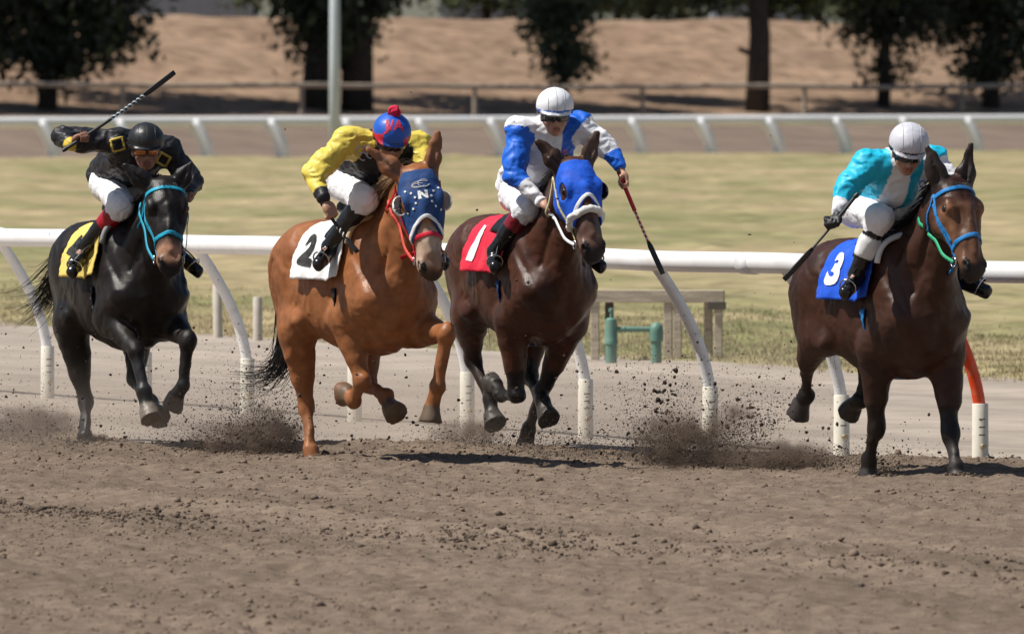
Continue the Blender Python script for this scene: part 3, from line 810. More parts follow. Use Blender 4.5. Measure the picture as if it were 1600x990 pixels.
    for s, (dx, dc, du, ln) in zip((-1, 1), h['ears']):
        th = RAD(h['place'][2]); rt = A((math.sin(th), math.cos(th), 0)); cm = A((math.cos(th), -math.sin(th), 0))
        d = unit(rt*dx + cm*dc + A((0,0,du)))
        b = hp(.015, -.035, s*.058); t = b + d*ln
        fc = unit(cm - d*(cm @ d)); sd = np.cross(d, fc)
        ln *= 1.18; t = b + d*ln
        F.rc(b, b + d*ln*.40, .036, .047, .025, 4, sq=(fc, .62)); F.rc(b + d*ln*.40, t, .047, .010, .015, 4, sq=(fc, .55), p=1.5)
        F.rc(b + d*ln*.22 + fc*.030, b + d*ln*.80 + fc*.018, .019, .008, .01, 5, cut=True)
    # fine relief: muscle ripples and veins
    F.crumple(.006, 6.5, 3, ridge=True); F.crumple(.0028, 15, 4, ridge=True); F.crumple(.001, 40, 5, ridge=False)
    v, f, g = F.mesh(1)
    col = np.zeros((len(v), 3), np.float32); C = h['coat']
    col[:] = C['body']
    low = sstep(*C.get('legz', (.62,.45)), v[:, 2])[:, None]
    isl = (g == 1)[:, None]
    col = np.where(isl, col*(1-low) + A(C['leg'])*low, col)
    for gi, key in ((2,'hoof'),(4,'ear'),(5,'ear_in'),(6,'nostril'),(7,'cannon')):
        col[g == gi] = C.get(key, C['body'])
    # face colouring in the head's own frame
    q = (v - P) / S; u = q @ a; vv_ = q @ n_; ww = q @ w; hm = (g == 3) | (g == 6)
    if 'face' in C:
        fu0, fu1, fw = C['face_r']; m_ = sstep(fu0-.06, fu0+.03, u) * (1 - sstep(fu1-.03, fu1+.02, u)) * C.get('face_a', 1.)
        if fw: m_ = m_ * (1 - sstep(fw-.01, fw+.03, np.abs(ww)))
        m_ = m_ * sstep(-.16, -.06, vv_) * (.75 + .25*noise3(v[:,0]*40, v[:,1]*40, v[:,2]*40, 5))
        m_ = np.where(hm, np.clip(m_, 0, 1), 0)[:, None]; col = col*(1-m_) + A(C['face'])*m_
    m_ = np.where(hm, sstep(C['muz_u'], C['muz_u']+.05, u + .03*noise3(v[:,0]*30, v[:,1]*30, v[:,2]*30, 6) - .25*np.clip(vv_, 0, 1)), 0)[:, None]; col = col*(1-m_) + A(C['muzzle'])*m_
    for wob_k, wt in C.get('patch', []):
        m_ = (sstep(.25, .6, fbm(v[:,0]*5, v[:,1]*5, v[:,2]*5, 2, wob_k)) * .5)[:, None]; col = col*(1-m_) + A(wt)*m_
    for _ in range(2): col = .5*col + .5*F.avg(col)
    for gi in (6,): col[g == gi] = C['nostril']
    H.root = empty('horse', H.M, h['label'], 'horse', 'four galloping race horses')
    mesh_obj('body', v, f, M_COAT, H.root, col=col)
    for s in (-1, 1):
        e = MB(); c = hp(.178, .012, s*.0865); R_ = .025
        for i in range(7): pass
        th = np.linspace(0, math.pi, 9); prof = [(R_*math.sin(t), -R_*math.cos(t)) for t in th]
        e.tube([c + w*z for r_, z in prof], [max(r_, .0008) for r_, z in prof], 12)
        e.build('eye', M_EYE, H.root, smooth=True)
    mane_tail(H, h)
    return H

def lower_leg(F, kn, ft, hf, rk, rcn, h, n, fore):
    c = unit(ft - kn); fwd = unit(A((1.,0,0)) - c*c[0]); side = np.cross(c, fwd); cg = 7 if n in h.get('cannon', ()) else 1
    F.ell(kn, (rk*1.08, rk*.98, rk*1.45), .025, 1, ax=[fwd, side, c])
    F.rc(lerp(kn, ft, .12), ft, rcn*1.12, rcn*.92, .025, cg, sq=(side, .88))
    F.rc(lerp(kn, ft, .15) - fwd*.020, ft - fwd*.016, rcn*.62, rcn*.6, .02, cg)        # tendons
    F.ell(ft, (.043,.038,.045), .02, cg, ax=[fwd, side, c]); F.rc(ft - fwd*.030, ft - fwd*.036 + c*.022, .019, .015, .02, 1)
    d = hf - ft; L = np.linalg.norm(d); d = d / L
    cor = ft + d * max(L - .085, L*.55)
    F.rc(ft, cor, .038, .043, .02, 1)
    # hoof: cone that widens to a flat sole; toe leans to the front of the leg
    f2 = unit(A((1.,0,0)) - d*d[0]) if abs(d[0]) < .97 else unit(A((0,0,1.)) - d*d[2])
    if d[2] > 0: f2 = -f2
    axs = unit(d*.86 + f2*.30); tip = cor + axs*.082
    sq_ = unit(f2 - axs*(f2 @ axs)); sd = np.cross(axs, sq_)
    P = _v(cor - axs*.012)
    def fn(X, Y, Z):
        x, y, z = X-P[0], Y-P[1], Z-P[2]
        u = x*axs[0]+y*axs[1]+z*axs[2]; a_ = x*sq_[0]+y*sq_[1]+z*sq_[2]; b = x*sd[0]+y*sd[1]+z*sd[2]
        r = .045 + .22*np.clip(u, 0, .1)
        return np.maximum(np.maximum((np.sqrt((a_/1.08)**2 + b**2) - r)*.95, u - .094), -u)
    F.add(fn, P - .1, P + .13, .008, 2, margin=.02)

def head_prims(F, H, S, gid=3, base=True, off=0.):
    hp = H.hp; a, n_, w = H.ha, H.hn, H.hw
    st = [(-.05,.0,-.09,.045),(-.02,.035,-.115,.072),(.05,.060,-.145,.086),(.11,.072,-.185,.092),(.17,.075,-.215,.094),(.23,.070,-.215,.088),(.30,.058,-.175,.072),(.38,.044,-.128,.058),
          (.45,.034,-.105,.055),(.51,.029,-.098,.058),(.555,.020,-.090,.056),(.59,.0,-.080,.046),(.615,-.022,-.066,.025)]
    st = [(u*S, (vf)*S + off, (vb)*S - off, ww*S*H.ws + off) for u, vf, vb, ww in st]
    F.stations(st, hp(0,0,0), a, n_, w, k=.03, gid=gid, pw=2.35)
    for s in (-1, 1):
        F.ell(hp(.165,.028,s*.078), A((.048,.030,.026))*S + off, .022, gid, ax=[a, n_, w])                 # brow over the eye
        F.ell(hp(.185,-.125,s*.062), A((.085,.075,.032))*S + off, .03, gid, ax=[a, n_, w])                 # jowl
        F.rc(hp(.20,-.015,s*.083), hp(.37,-.018,s*.055), .018*S + off, .010*S + off, .025, gid)                 # facial crest
        if base:
            F.ell(hp(.535,-.002,s*.045), A((.036,.026,.020))*S, .015, gid, ax=[a, n_, w])                 # nostril rim
            c = hp(.545,.004,s*.056); F.ell(c, A((.026,.013,.016))*S, .006, 6, ax=[unit(a + .5*s*w), n_, w], cut=True)
            F.ell(hp(.178,.014,s*.0965), A((.024,.016,.010))*S, .008, gid, ax=[a, n_, w], cut=True)
            F.ell(hp(.27,.048,s*.052), A((.09,.020,.016))*S, .02, gid, ax=[a, n_, w], cut=True) 
    F.rc(hp(.19,.068,0), hp(.47,.030,0), .020*S + off, .022*S + off, .02, gid)                               # nasal bone
    if base:
        F.ell(hp(.575,-.088,0), A((.036,.026,.034))*S, .02, gid, ax=[a, n_, w])                            # lower lip / chin
        F.rc(hp(.585,-.060,-.05), hp(.585,-.060,.05), .005, .005, .006, 6, cut=True)                          # mouth line
        for s in (-1, 1): F.rc(hp(.585,-.060,s*.05), hp(.49,-.066,s*.06), .006, .004, .006, 6, cut=True)

def strands(roots, fn, n_seg, r0, name, m, parent):
    mb = MB()
    for i, p in enumerate(roots):
        pts = fn(i, p); L = len(pts)
        mb.tube(pts, [r0*(1 - .85*k/(L-1)) for k in range(L)], 3, cap=False)
    return mb.build(name, m, parent, smooth=True)

def mane_tail(H, h):
    dz = h['dz']; r = np.random.default_rng(h['seed']); mt = h['coat'].get('hair', M_HAIR_BLK)
    # mane along the crest from withers to poll, blown back to the right of the neck
    A0 = A((.24, 0, 1.415 + dz)); A1 = H.hp(.0, -.02, 0); ru = A(h.get('mane_dir', (-.5,-.6,.35)))
    roots = []
    for i in range(h.get('mane_n', 420)):
        t = r.random(); p = lerp(A0, A1, t) + A((0, r.normal(0,.012), .085*math.sin(math.pi*t)*.3))
        roots.append((p, t))
    R0 = [p for p, t in roots]
    pt = H.F.march(A([p + A((-.10,0,.16)) for p in R0]), unit((.5,0,-.8)), -.004)
    def fn(i, p):
        L = h.get('mane_l', .11) * r.uniform(.5, 1.2); d = unit(ru + r.normal(0,.28,3)); g = A((0,0,-1.))
        out = []
        for k in range(6):
            s = k/5; out.append(pt[i] + d*L*s + g*(L*.75*s*s) + A((0, -.01*s, 0)))
        return out
    strands(R0, fn, 6, .0042, 'mane', mt, H.root)
    if h.get('forelock', 40):
        b = H.hp(.0, .02, 0); R1 = [b + H.hw*r.normal(0,.02) for _ in range(h.get('forelock', 40))]
        def fn2(i, p):
            d = unit(H.hn*.5 + H.ha*.35 + H.hw*r.normal(0,.35) + A((0,0,.35))); L = .07*r.uniform(.5,1.2)
            return [p + d*L*s + H.ha*(L*.9*s*s) for s in np.linspace(0,1,5)]
        strands(R1, fn2, 5, .0028, 'forelock', mt, H.root)
    tp = [A(p, float) for p in h['tail']]                              # control points of the tail's core
    core = bez(tp, 8); n = len(core); R2 = range(h.get('tail_n', 330))
    def fn3(i, p):
        o = r.normal(0, 1, 3); o2 = r.normal(0, 1, 3); e = int(n * r.uniform(.55, 1)); out = []
        for k in range(0, e, 2):
            s = k/(n-1); out.append(core[k] + o*(.022 + .02*s) * (1 if s > 0 else .6) + o2*.055*s*s*h.get('tail_spread', 1.))
        return out
    strands(R2, fn3, 8, .0055, 'tail', mt, H.root)

HORSES = {}
HD = {
 1: dict(place=(-2.375,62.58,21), dz=-.02, seed=1, label='black horse with turquoise bridle, at far left of the race',
    legs=dict(RF=[(.26,-.17,.78),(.645,-.14,.59),(.74,-.12,.35),(.805,-.10,.165)], LF=[(.36,.17,.76),(.77,.15,.65),(.74,.13,.38),(.575,.11,.265)],
              RH=[(-.42,-.20,.74),(-.42,-.10,.25),(-.29,-.15,.045),(-.245,-.15,-.075)], LH=[(-.30,.18,.72),(-.12,.12,.40),(.22,.10,.27),(.37,.10,.155)]),
    head=dict(P=(.80,-.005,1.60), a=(.461,-.101,-.882), n=(.859,-.199,.472)), hs=.98, ws=1.30,
    ears=((-.72,.15,.62,.19),(.45,.1,.85,.16)), cannon=('RF',),
    tail=[(-.78,0,1.15+.06),(-.92,-.03,1.16),(-1.05,-.07,1.02),(-1.22,-.12,.86),(-1.5,-.16,.80)], tail_spread=1.6,
    coat=dict(body=(.0105,.0075,.0066), leg=(.0075,.007,.0075), hoof=(.16,.13,.105), ear=(.013,.012,.013), ear_in=(.02,.018,.018), nostril=(.006,.005,.005), cannon=(.020,.020,.023),
              face=(.42,.22,.13), face_r=(.44,.56,.075), face_a=1., muz_u=.545, muzzle=(.012,.011,.012))),
 2: dict(place=(-.889,59.79,28), dz=.02, seed=2, label='chestnut horse wearing a navy blue hood and white saddle cloth',
    legs=dict(RF=[(.17,-.175,.84),(.30,-.135,.475),(.15,-.115,.36),(.02,-.105,.415)], LF=[(.42,.17,.78),(.81,.15,.765),(.735,.13,.455),(.655,.11,.25)],
              RH=[(-.42,-.20,.78),(-.47,-.11,.31),(-.345,-.145,.055),(-.30,-.145,-.06)], LH=[(-.30,.18,.74),(-.13,.12,.45),(.14,.10,.385),(.24,.10,.275)]),
    head=dict(P=(.80,-.035,1.69), a=(.284,.016,-.959), n=(.897,-.359,.26)), hs=1.03,
    ears=((-.78,.1,.62,.23),(.18,.1,.95,.21)), cannon=(), mane_dir=(-.4,-.7,.55), mane_l=.15, mane_n=260, forelock=0,
    tail=[(-.79,0,1.19),(-.95,.0,1.10),(-.98,.02,.85),(-.93,-.02,.60),(-1.04,-.08,.47),(-1.30,-.20,.47)], tail_spread=.75,
    coat=dict(body=(.275,.104,.038), leg=(.27,.108,.044), legz=(.5,.2), hoof=(.13,.09,.06), ear=(.25,.10,.045), ear_in=(.20,.10,.06), nostril=(.01,.008,.008), hair=None,
              face=(.50,.40,.31), face_r=(.34,.57,0), face_a=1., muz_u=.55, muzzle=(.03,.024,.022), patch=[(31,(.21,.072,.025))])),
 3: dict(place=(.087,61.71,23), dz=.03, seed=3, label='dark bay horse wearing a bright blue hood and white fleece noseband',
    legs=dict(RF=[(.18,-.175,.78),(.17,-.135,.335),(-.12,-.115,.33),(-.285,-.105,.415)], LF=[(.27,.17,.76),(-.02,.12,.37),(-.20,.10,.12),(-.25,.085,-.035)],
              RH=[(-.42,-.20,.82),(-.50,-.135,.53),(-.29,-.12,.30),(-.22,-.12,.135)], LH=[(-.32,.18,.76),(-.24,.12,.44),(.02,.10,.30),(.08,.10,.19)]),
    head=dict(P=(.80,-.028,1.725), a=(.459,.026,-.888), n=(.888,-.056,.457)), hs=1.02,
    ears=((-.62,.1,.72,.20),(.30,.1,.92,.19)), cannon=(), forelock=0,
    tail=[(-.79,0,1.2),(-.95,.06,1.1),(-1.1,.12,.9),(-1.2,.16,.7)],
    coat=dict(body=(.064,.022,.0115), leg=(.009,.007,.0065), legz=(.68,.48), hoof=(.05,.043,.038), ear=(.05,.028,.02), ear_in=(.11,.07,.05), nostril=(.006,.005,.005),
              face=(.17,.10,.075), face_r=(.34,.54,0), face_a=.9, muz_u=.53, muzzle=(.022,.019,.02), patch=[(33,(.034,.015,.010))])),
 4: dict(place=(2.121,57.63,26), dz=-.055, seed=4, label='dark brown horse in the lead at right with blue saddle cloth',
    legs=dict(RF=[(.17,-.175,.72),(.085,-.125,.265),(-.05,-.10,.085),(-.075,-.10,-.045)], LF=[(.38,.16,.70),(.49,.13,.245),(.585,.11,.065),(.615,.105,-.035)],
              RH=[(-.44,-.19,.80),(-.71,-.145,.63),(-.885,-.06,.43),(-1.00,-.065,.335)], LH=[(-.36,.18,.74),(-.53,.14,.62),(-.57,.12,.40),(-.70,.12,.355)]),
    head=dict(P=(.80,-.012,1.645), a=(.482,-.011,-.876), n=(.872,.105,.478)), hs=.95, ws=1.34,
    no_stifle=('RH',), ears=((-.30,.05,.93,.20),(.16,.05,.98,.215)), cannon=('LF',), forelock=30,
    tail=[(-.79,0,1.12),(-.95,.08,1.05),(-1.1,.15,.85),(-1.2,.2,.65)],
    coat=dict(body=(.044,.0165,.0092), leg=(.013,.010,.009), legz=(.62,.46), hoof=(.05,.043,.04), ear=(.03,.02,.017), ear_in=(.035,.025,.022), nostril=(.006,.005,.005), cannon=(.034,.027,.026),
              face=(.27,.125,.062), face_r=(.17,.54,0), face_a=.95, muz_u=.52, muzzle=(.014,.012,.012), patch=[(35,(.024,.012,.009))])),
}
HD[2]['coat']['hair'] = M_HAIR_BLOND
for k, h in HD.items(): HORSES[k] = build_horse(h)
# the chestnut horse's tail is dark
for o in HORSES[2].root.children:
    if o.name.startswith('tail'): o.data.materials[0] = M_HAIR_BLK

# ------------------------------------------------------------------ tack: saddles, saddle cloths, bridles, hoods
M_LEATHER = mat('black_saddle_leather', (.012,.011,.011), .32, .2, 10, bump=.15, bscale=60)
M_IRON = mat('polished_stirrup_steel', (.55,.55,.56), .22, .1, 10, metallic=1.)
def cloth_mat(name, c, rough=.8, **k): return mat(name, c, rough, .10, 14, bump=.35, bscale=60, spec=.25, dirt=(.25,.20,.16,.22), dirtscale=7, **k)
class Drape:
    """cloth laid over the horse's back: P(x, s), s = arc length from the spine (right side negative)"""
    def __init__(d, H, x0, x1, S, off, nx=30, ns=26, flare=.02, ripple=.006):
        d.x = np.linspace(x0, x1, nx); d.s = np.linspace(-S, S, 2*ns+1); d.P = np.zeros((nx, 2*ns+1, 3))
        zc = 1.02 + H.dz; phi = np.linspace(math.pi/2, -1.3, 90)
        for i, x in enumerate(d.x):
            for sg in (-1, 1):
                dr = np.stack([0*phi, sg*np.cos(phi), np.sin(phi)], 1); c = A((x, 0, zc))
                q = H.FT.march(c + dr*.62, -dr, off)
                # a cloth hangs: below the widest point it falls straight down
                w = np.abs(q[:, 1]); j = int(np.argmax(w)); q[j:, 1] = sg * np.maximum.accumulate(w)[j:]
                L = np.concatenate([[0], np.cumsum(np.linalg.norm(np.diff(q, axis=0), axis=1))])
                t = np.linspace(0, S, ns+1); r = np.stack([np.interp(t, L, q[:, k]) for k in range(3)], 1)
                r[:, 1] += sg * (flare*(t/S)**2 + ripple*(t/S)*np.sin(x*34 + sg + 2*t))
                for m in range(ns+1): d.P[i, ns + (m if sg > 0 else -m)] = r[m]
        for _ in range(3): d.P[1:-1] = (d.P[:-2] + 2*d.P[1:-1] + d.P[2:])/4
        xx, ss = np.meshgrid(d.x, d.s, indexing='ij'); wr = fbm(xx*9 + ss*3, ss*5, 0*xx, 3, 17)*ripple*1.1*np.clip(np.abs(ss)/S*1.6, 0, 1)
        d.P[:, :, 1] += np.sign(ss)*(wr + ripple*.8*np.clip(np.abs(ss)/S, 0, 1))
    def at(d, x, s):
        fi = np.clip((x - d.x[0]) / (d.x[1]-d.x[0]), 0, len(d.x)-1.001); fj = np.clip((s - d.s[0]) / (d.s[1]-d.s[0]), 0, len(d.s)-1.001)
        i = fi.astype(int); j = fj.astype(int); a = (fi-i)[:, None]; b = (fj-j)[:, None]; P = d.P
        return P[i,j]*(1-a)*(1-b) + P[i+1,j]*a*(1-b) + P[i,j+1]*(1-a)*b + P[i+1,j+1]*a*b
    def mesh(d, name, m, parent, thick=.006, skew=None, rows=None):
        P = d.P.copy()
        nx, ns = P.shape[:2]; v = P.reshape(-1, 3)
        f = [(i*ns+j, i*ns+j+1, (i+1)*ns+j+1, (i+1)*ns+j) for i in range(nx-1) for j in range(ns-1)]
        o = mesh_obj(name, v, f, m, parent)
        md = o.modifiers.new('thickness', 'SOLIDIFY'); md.thickness = thick; md.offset = 0
        return o
    def letter(d, txt, size, x0, s0, m, parent, name='number', bold=.012, off=.008, sx=1., rot=0.):
        v, f = text_mesh(txt, size, bold)
        c, s_ = math.cos(rot), math.sin(rot)
        tx = (v[:,0]*c - v[:,1]*s_)*sx; ty = v[:,0]*s_ + v[:,1]*c
        p = d.at(x0 + tx, -(s0 - ty))
        p[:, 1] -= off; p[:, 2] += off*.75
        o = mesh_obj(name, p, f, m, parent, smooth=False); return o
M_WHITE_INK = mat('white_number_fabric', (.82,.82,.80), .7, .05, 20); M_BLACK_INK = mat('black_number_fabric', (.015,.015,.016), .7, .05, 20)
def root_at(H, name, off, label, cat, group=None):
    o = empty(name, H.M @ Matrix.Translation(off), label, cat, group)
    return o
def part(mb, name, m, root, off, smooth=True):
    o = mb.build(name, m, root, smooth=smooth, T=A(off)); return smooth_by_angle(o, 50) if smooth else o

def shift_children(root, off):
    """meshes were made in the horse's frame: move them into the thing's own frame"""
    for o in root.children:
        if o.type == 'MESH' and not o.get('_moved'):
            o.data.transform(Matrix.Translation(-Vector(off))); o['_moved'] = 1
    for o in root.children:
        if '_moved' in o: del o['_moved']

def build_saddle(H, label, cloth, ink, number, girth, pad, foot, foot_dir, num=(-.105,.365,.25), extra=None):
    off = (.05, 0, 1.38 + H.dz)
    r = root_at(H, 'racing_saddle', off, label, 'saddle', 'saddles on the four race horses')
    D = Drape(H, -.25, .28, .53, .014, nx=44, ns=34, flare=.03, ripple=.011)
    # trailing lower corner is cut on the slant, as race cloths are
    for i, x in enumerate(D.x):
        k = (x + .44) / .64; D.P[i, :, 2] += 0
    c = D.mesh('saddle_cloth', cloth, r)
    n = D.letter(number, num[2]*(1.25 if number == '1' else 1), num[0], num[1], ink, r, sx=.85 if number != '1' else 1.0, bold=.014 if number != '1' else .012, rot=-.16)
    if extra: extra(D, r)
    # flaps, seat, pad
    D2 = Drape(H, .06, .30, .30, .028, nx=12, ns=14, flare=.012, ripple=0)
    D2.mesh('saddle_flap', M_LEATHER, r, .010)
    zt = float(D2.P[6, 14, 2])
    Fs = Field((-.16,-.16,zt-.05), (.40,.16,zt+.14), .008)
    Fs.rc((-.06,0,zt+.02), (.20,0,zt+.005), .050, .036, .04, sq=((0,1,0), 1.9)); Fs.rc((.20,0,zt+.005), (.31,0,zt+.03), .034, .028, .03, sq=((0,1,0), 1.6)); Fs.rc((-.06,-.08,zt+.03), (-.06,.08,zt+.03), .035, .035, .03)
    v, f, g = Fs.mesh(); mesh_obj('seat', v, f, M_LEATHER, r)
    D3 = Drape(H, .30, .345, .34, .030, nx=4, ns=14, flare=0, ripple=0)
    pts = [D3.P[2, j] for j in range(0, 29, 1)]
    MB().tube(pts, .017, 10).build('pad_roll', pad, r, smooth=True)
    # girth
    phi = np.linspace(-.1, -math.pi + .1, 60); c0 = A((.17, 0, 1.02 + H.dz)); dr = np.stack([0*phi, np.cos(phi), np.sin(phi)], 1)
    q = H.FT.march(c0 + dr*.62, -dr, .006); nrm = H.FT.grad(q)
    MB().tube(list(q), 1., 8, cap=True, flat=(.042, .006), up=list(nrm)).build('girth', girth[0], r, smooth=True)
    if len(girth) > 1:
        for a_ in girth[2]:
            i = int(a_ * 59); t = unit(q[min(i+1,59)] - q[i-1])
            b = np.cross(t, nrm[i]); MB().tube([q[i] + nrm[i]*.008 - b*.038, q[i] + nrm[i]*.008 + b*.038], .006, 8).build('girth_buckle', girth[1], r, smooth=True)
    # stirrups: leather and iron, one each side, under the boots
    for s in (-1, 1):
        ft = A(foot, float).copy(); ft[1] = s*abs(ft[1])
        top = A((.20, s*(abs(D2.P[6, 0, 1])*.8), 1.30 + H.dz)); ir = ft + A((0, 0, .055))
        MB().tube(bez([top, lerp(top, ir, .5) + A((0, s*.02, 0)), ir]), 1., 6, flat=(.010,.003), up=[(0, s, .3)]*25).build('stirrup_leather', M_LEATHER, r, smooth=True)
        fdir = A(foot_dir, float).copy(); fdir[1] = s*abs(fdir[1]); fdir = unit(fdir); e1 = unit(np.cross(fdir, (0,0,1.))); e2 = np.cross(e1, fdir)
        cc = ft - fdir*.045 - A((0,0,.004))
        P = [cc + e1*.047*math.sin(t) + e2*(.008 - .050*math.cos(t)) for t in np.linspace(0, 2*math.pi, 25)]
        MB().tube(P, .005, 8).build('stirrup_iron', M_IRON, r, smooth=True)
    shift_children(r, off)
    return r

def head_ring(H, u, a0, a1, n=24, off=.004, du=None, vc=-.07):
    al = np.linspace(RAD(a0), RAD(a1), n); ub = np.full(n, u) if du is None else u + du(al)
    C = A([H.hp(x, vc, 0) for x in ub]); d = A([H.hn*math.cos(x) + H.hw*math.sin(x) for x in al])
    q = H.F.march(C + d*.24, -d, off, step=.003, n=90)
    return q, H.F.grad(q)
def strap(H, name, m, r, q, n, w=.010, t=.0035):
    return MB().tube(list(q), 1., 8, flat=(w, t), up=list(n)).build(name, m, r, smooth=True)
def cheek_line(H, s, u0, u1, a0, a1, n=20, off=.004):
    us = np.linspace(u0, u1, n); al = np.linspace(RAD(a0), RAD(a1), n) * s
    C = A([H.hp(x, -.07, 0) for x in us]); d = A([H.hn*math.cos(x) + H.hw*math.sin(x) for x in al])
    q = H.F.march(C + d*.24, -d, off, step=.003, n=90); return q, H.F.grad(q)
def build_bridle(H, label, m_head, m_rein, hands, brow=True, noseband=None, nose_u=.37, rein_w=.010, m_nose=None, second=None, hood=False):
    off = H.hp(.2, 0, 0)
    r = root_at(H, 'bridle', off, label, 'bridle', 'bridles of the four race horses')
    o = .014 if hood else .004
    if brow:
        q, n = head_ring(H, .055, -88, 88, off=o, du=lambda a: .03*(1-np.cos(a))*0 + .012*np.abs(np.sin(a))); strap(H, 'browband', m_head, r, q, n, .012)
    q, n = head_ring(H, nose_u, -180, 180, 48, du=lambda a: .055*(1-np.cos(a))*.5); 
    if noseband == 'fleece':
        q, n = head_ring(H, nose_u, -112, 112, 40, off=.012, du=lambda a: .05*(1-np.cos(a))*.5)
        F = Field(q.min(0) - .06, q.max(0) + .06, .006)
        for i in range(len(q)-1): F.rc(q[i], q[i+1], .021, .021, .006)
        F.crumple(.005, 70, 9, band=.03, ridge=False); v, f, g = F.mesh(); mesh_obj('fleece_noseband', v, f, mat('white_sheepskin', (.78,.76,.71), .95, .1, 60, bump=.5, bscale=220, sheen=.3), r)
    else: strap(H, 'noseband', m_nose or m_head, r, q, n, .0125, .0045)
    for s in (-1, 1):
        q, n = cheek_line(H, s, .045, .475, 86, 104, off=o if not hood else .012); strap(H, 'cheek_strap', m_head, r, q, n, .009)
        q, n = cheek_line(H, s, .05, .20, 92, 150, off=o); strap(H, 'throat_strap', m_head, r, q, n, .007)
        if second: q, n = cheek_line(H, s, .10, .36, 96, 82); strap(H, 'side_strap', m_head, r, q, n, .008)
        b = H.hp(.485, -.07, s*.066); 
        P = [b + H.ha*.026*math.cos(t) + H.hn*.026*math.sin(t) + H.hw*s*.006 for t in np.linspace(0, 2*math.pi, 19)]
        MB().tube(P, .0045, 8).build('bit_ring', M_IRON, r, smooth=True)
        hnd = A(hands[0 if s < 0 else 1], float)
        nk = A((.50, s*.155, 1.20 + H.dz))
        mid = lerp(b, hnd, .5); mid = mid + A((0, s*.02, -.015))
        q = A(bez([b + H.hw*s*.008, lerp(b, mid, .5) + A((-.01, s*.012, -.01)), mid, hnd], 10))
        for _ in range(2):
            dd = H.F.sample(q); g = H.F.grad(q); k_ = dd < .012; q[k_] += g[k_] * (.012 - dd[k_])[:, None]
        MB().tube(list(q), 1., 6, flat=(rein_w, .003), up=[unit((.1, s, .2))]*len(q)).build('rein', m_rein[0 if s < 0 else 1], r, smooth=True)
    shift_children(r, off)
    return r

def build_hood(H, label, m, m_trim, u_mid, u_side, cups, m_cup, emblem=None, eye_r=(.054,.050,.055)):
    off = H.hp(.1, 0, 0); S = H.hs
    r = root_at(H, 'racing_hood', off, label, 'hood', 'hoods worn by the two middle horses')
    cs = A([H.hp(u, v, w) for u in (-.12, .5) for v in (-.28, .16) for w in (-.18, .18)])
    F = Field(cs.min(0), cs.max(0), .0065)
    head_prims(F, H, S, gid=0, base=False, off=.011)
    X, Y, Z = F.ax[0][:,None,None], F.ax[1][None,:,None], F.ax[2][None,None,:]
    P = H.hp(0,0,0); dot = lambda e: ((X-P[0])*e[0] + (Y-P[1])*e[1] + (Z-P[2])*e[2]) / S
    u, v_, w = dot(H.ha), dot(H.hn), dot(H.hw)
    edge = u_mid + (u_side - u_mid) * np.clip(np.abs(w)/.085, 0, 1.2)**1.5 + .0
    F.D = np.maximum(np.maximum(F.D, (u - edge)*S), np.maximum((-.008 - u)*S, (-.17 - v_)*S)).astype(np.float32)
    for s in (-1, 1):
        F.ell(H.hp(.178, .008, s*.108), A(eye_r)*S, .006, cut=True, ax=[H.ha, H.hn, H.hw])
        F.rc(H.hp(.0, -.03, s*.055), H.hp(-.06, -.05, s*.07), .035, .04, .006, cut=True)
    F.crumple(.0022, 18, 12, band=.02)
    v, f, g = F.mesh(); mesh_obj('hood', v, f, m, r)
    # piped lower edge
    al = np.linspace(-RAD(112), RAD(112), 50); C0 = []
    for x in al:
        ww = .085*abs(math.sin(x)); C0.append(u_mid + (u_side-u_mid) * min(ww/.085, 1.2)**1.5 - .004)
    C = A([H.hp(x, -.07, 0) for x in C0]); d = A([H.hn*math.cos(x) + H.hw*math.sin(x) for x in al]); q = F.march(C + d*.24, -d, .002, step=.003, n=100)
    MB().tube(list(q), 1., 8, flat=(.011,.004), up=list(H.F.grad(q))).build('edge_trim', m_trim, r, smooth=True)
    H.hood = F
    for s in (-1, 1):
        if (s in cups):
            c = H.hp(.178, -.004, s*.102); Fc = Field(c - .09, c + .09, .005); ax = [H.ha, H.hn, H.hw]
            Fc.ell(c, A((.058,.046,.046))*S, .002, ax=ax); Fc.ell(c + H.hn*.006, A((.051,.048,.039))*S, .003, ax=ax, cut=True)
            Fc.rc(c + H.hn*.07 - H.ha*.1, c + H.hn*.07 + H.ha*.1, .056, .056, .003, cut=True)
            vv2, ff2, _ = Fc.mesh(0); mesh_obj('eye_cup', vv2, ff2, m_cup, r)
    if emblem: emblem(F, r)
    shift_children(r, off)
    return r
def on_face(H, F, pts, off=.002):
    """points (right, down) on the forehead -> surface"""
    C = A([H.hp(p[1], .0, p[0]) for p in pts]); d = np.repeat(H.hn[None], len(C), 0)
    q = F.march(C + d*.16, -d, off, step=.002, n=110); return q

C_TURQ = cloth_mat('turquoise_nylon', (.015,.33,.50), .5); C_BLUE = cloth_mat('bright_blue_fabric', (.012,.10,.62)); C_NAVY = cloth_mat('navy_blue_fabric', (.022,.065,.20))
C_RED = cloth_mat('crimson_nylon', (.62,.018,.045), .5); C_REDC = cloth_mat('red_cloth', (.68,.022,.055)); C_YEL = cloth_mat('yellow_cloth', (.74,.56,.14)); C_WHT = cloth_mat('white_cloth', (.80,.80,.80))
C_BLUEC = cloth_mat('blue_cloth', (.012,.09,.60)); C_GREEN = cloth_mat('green_nylon', (.02,.36,.18), .5); C_BLK = cloth_mat('black_webbing', (.014,.014,.016), .6); C_BRT = cloth_mat('blue_nylon', (.02,.20,.52), .5)
C_CREAM = cloth_mat('cream_strap', (.62,.58,.34), .6); C_GREY = cloth_mat('grey_pad', (.25,.25,.24)); C_TAN = cloth_mat('tan_pad', (.50,.36,.20)); C_PINKRED = cloth_mat('coral_rein_rubber', (.75,.10,.08), .6)

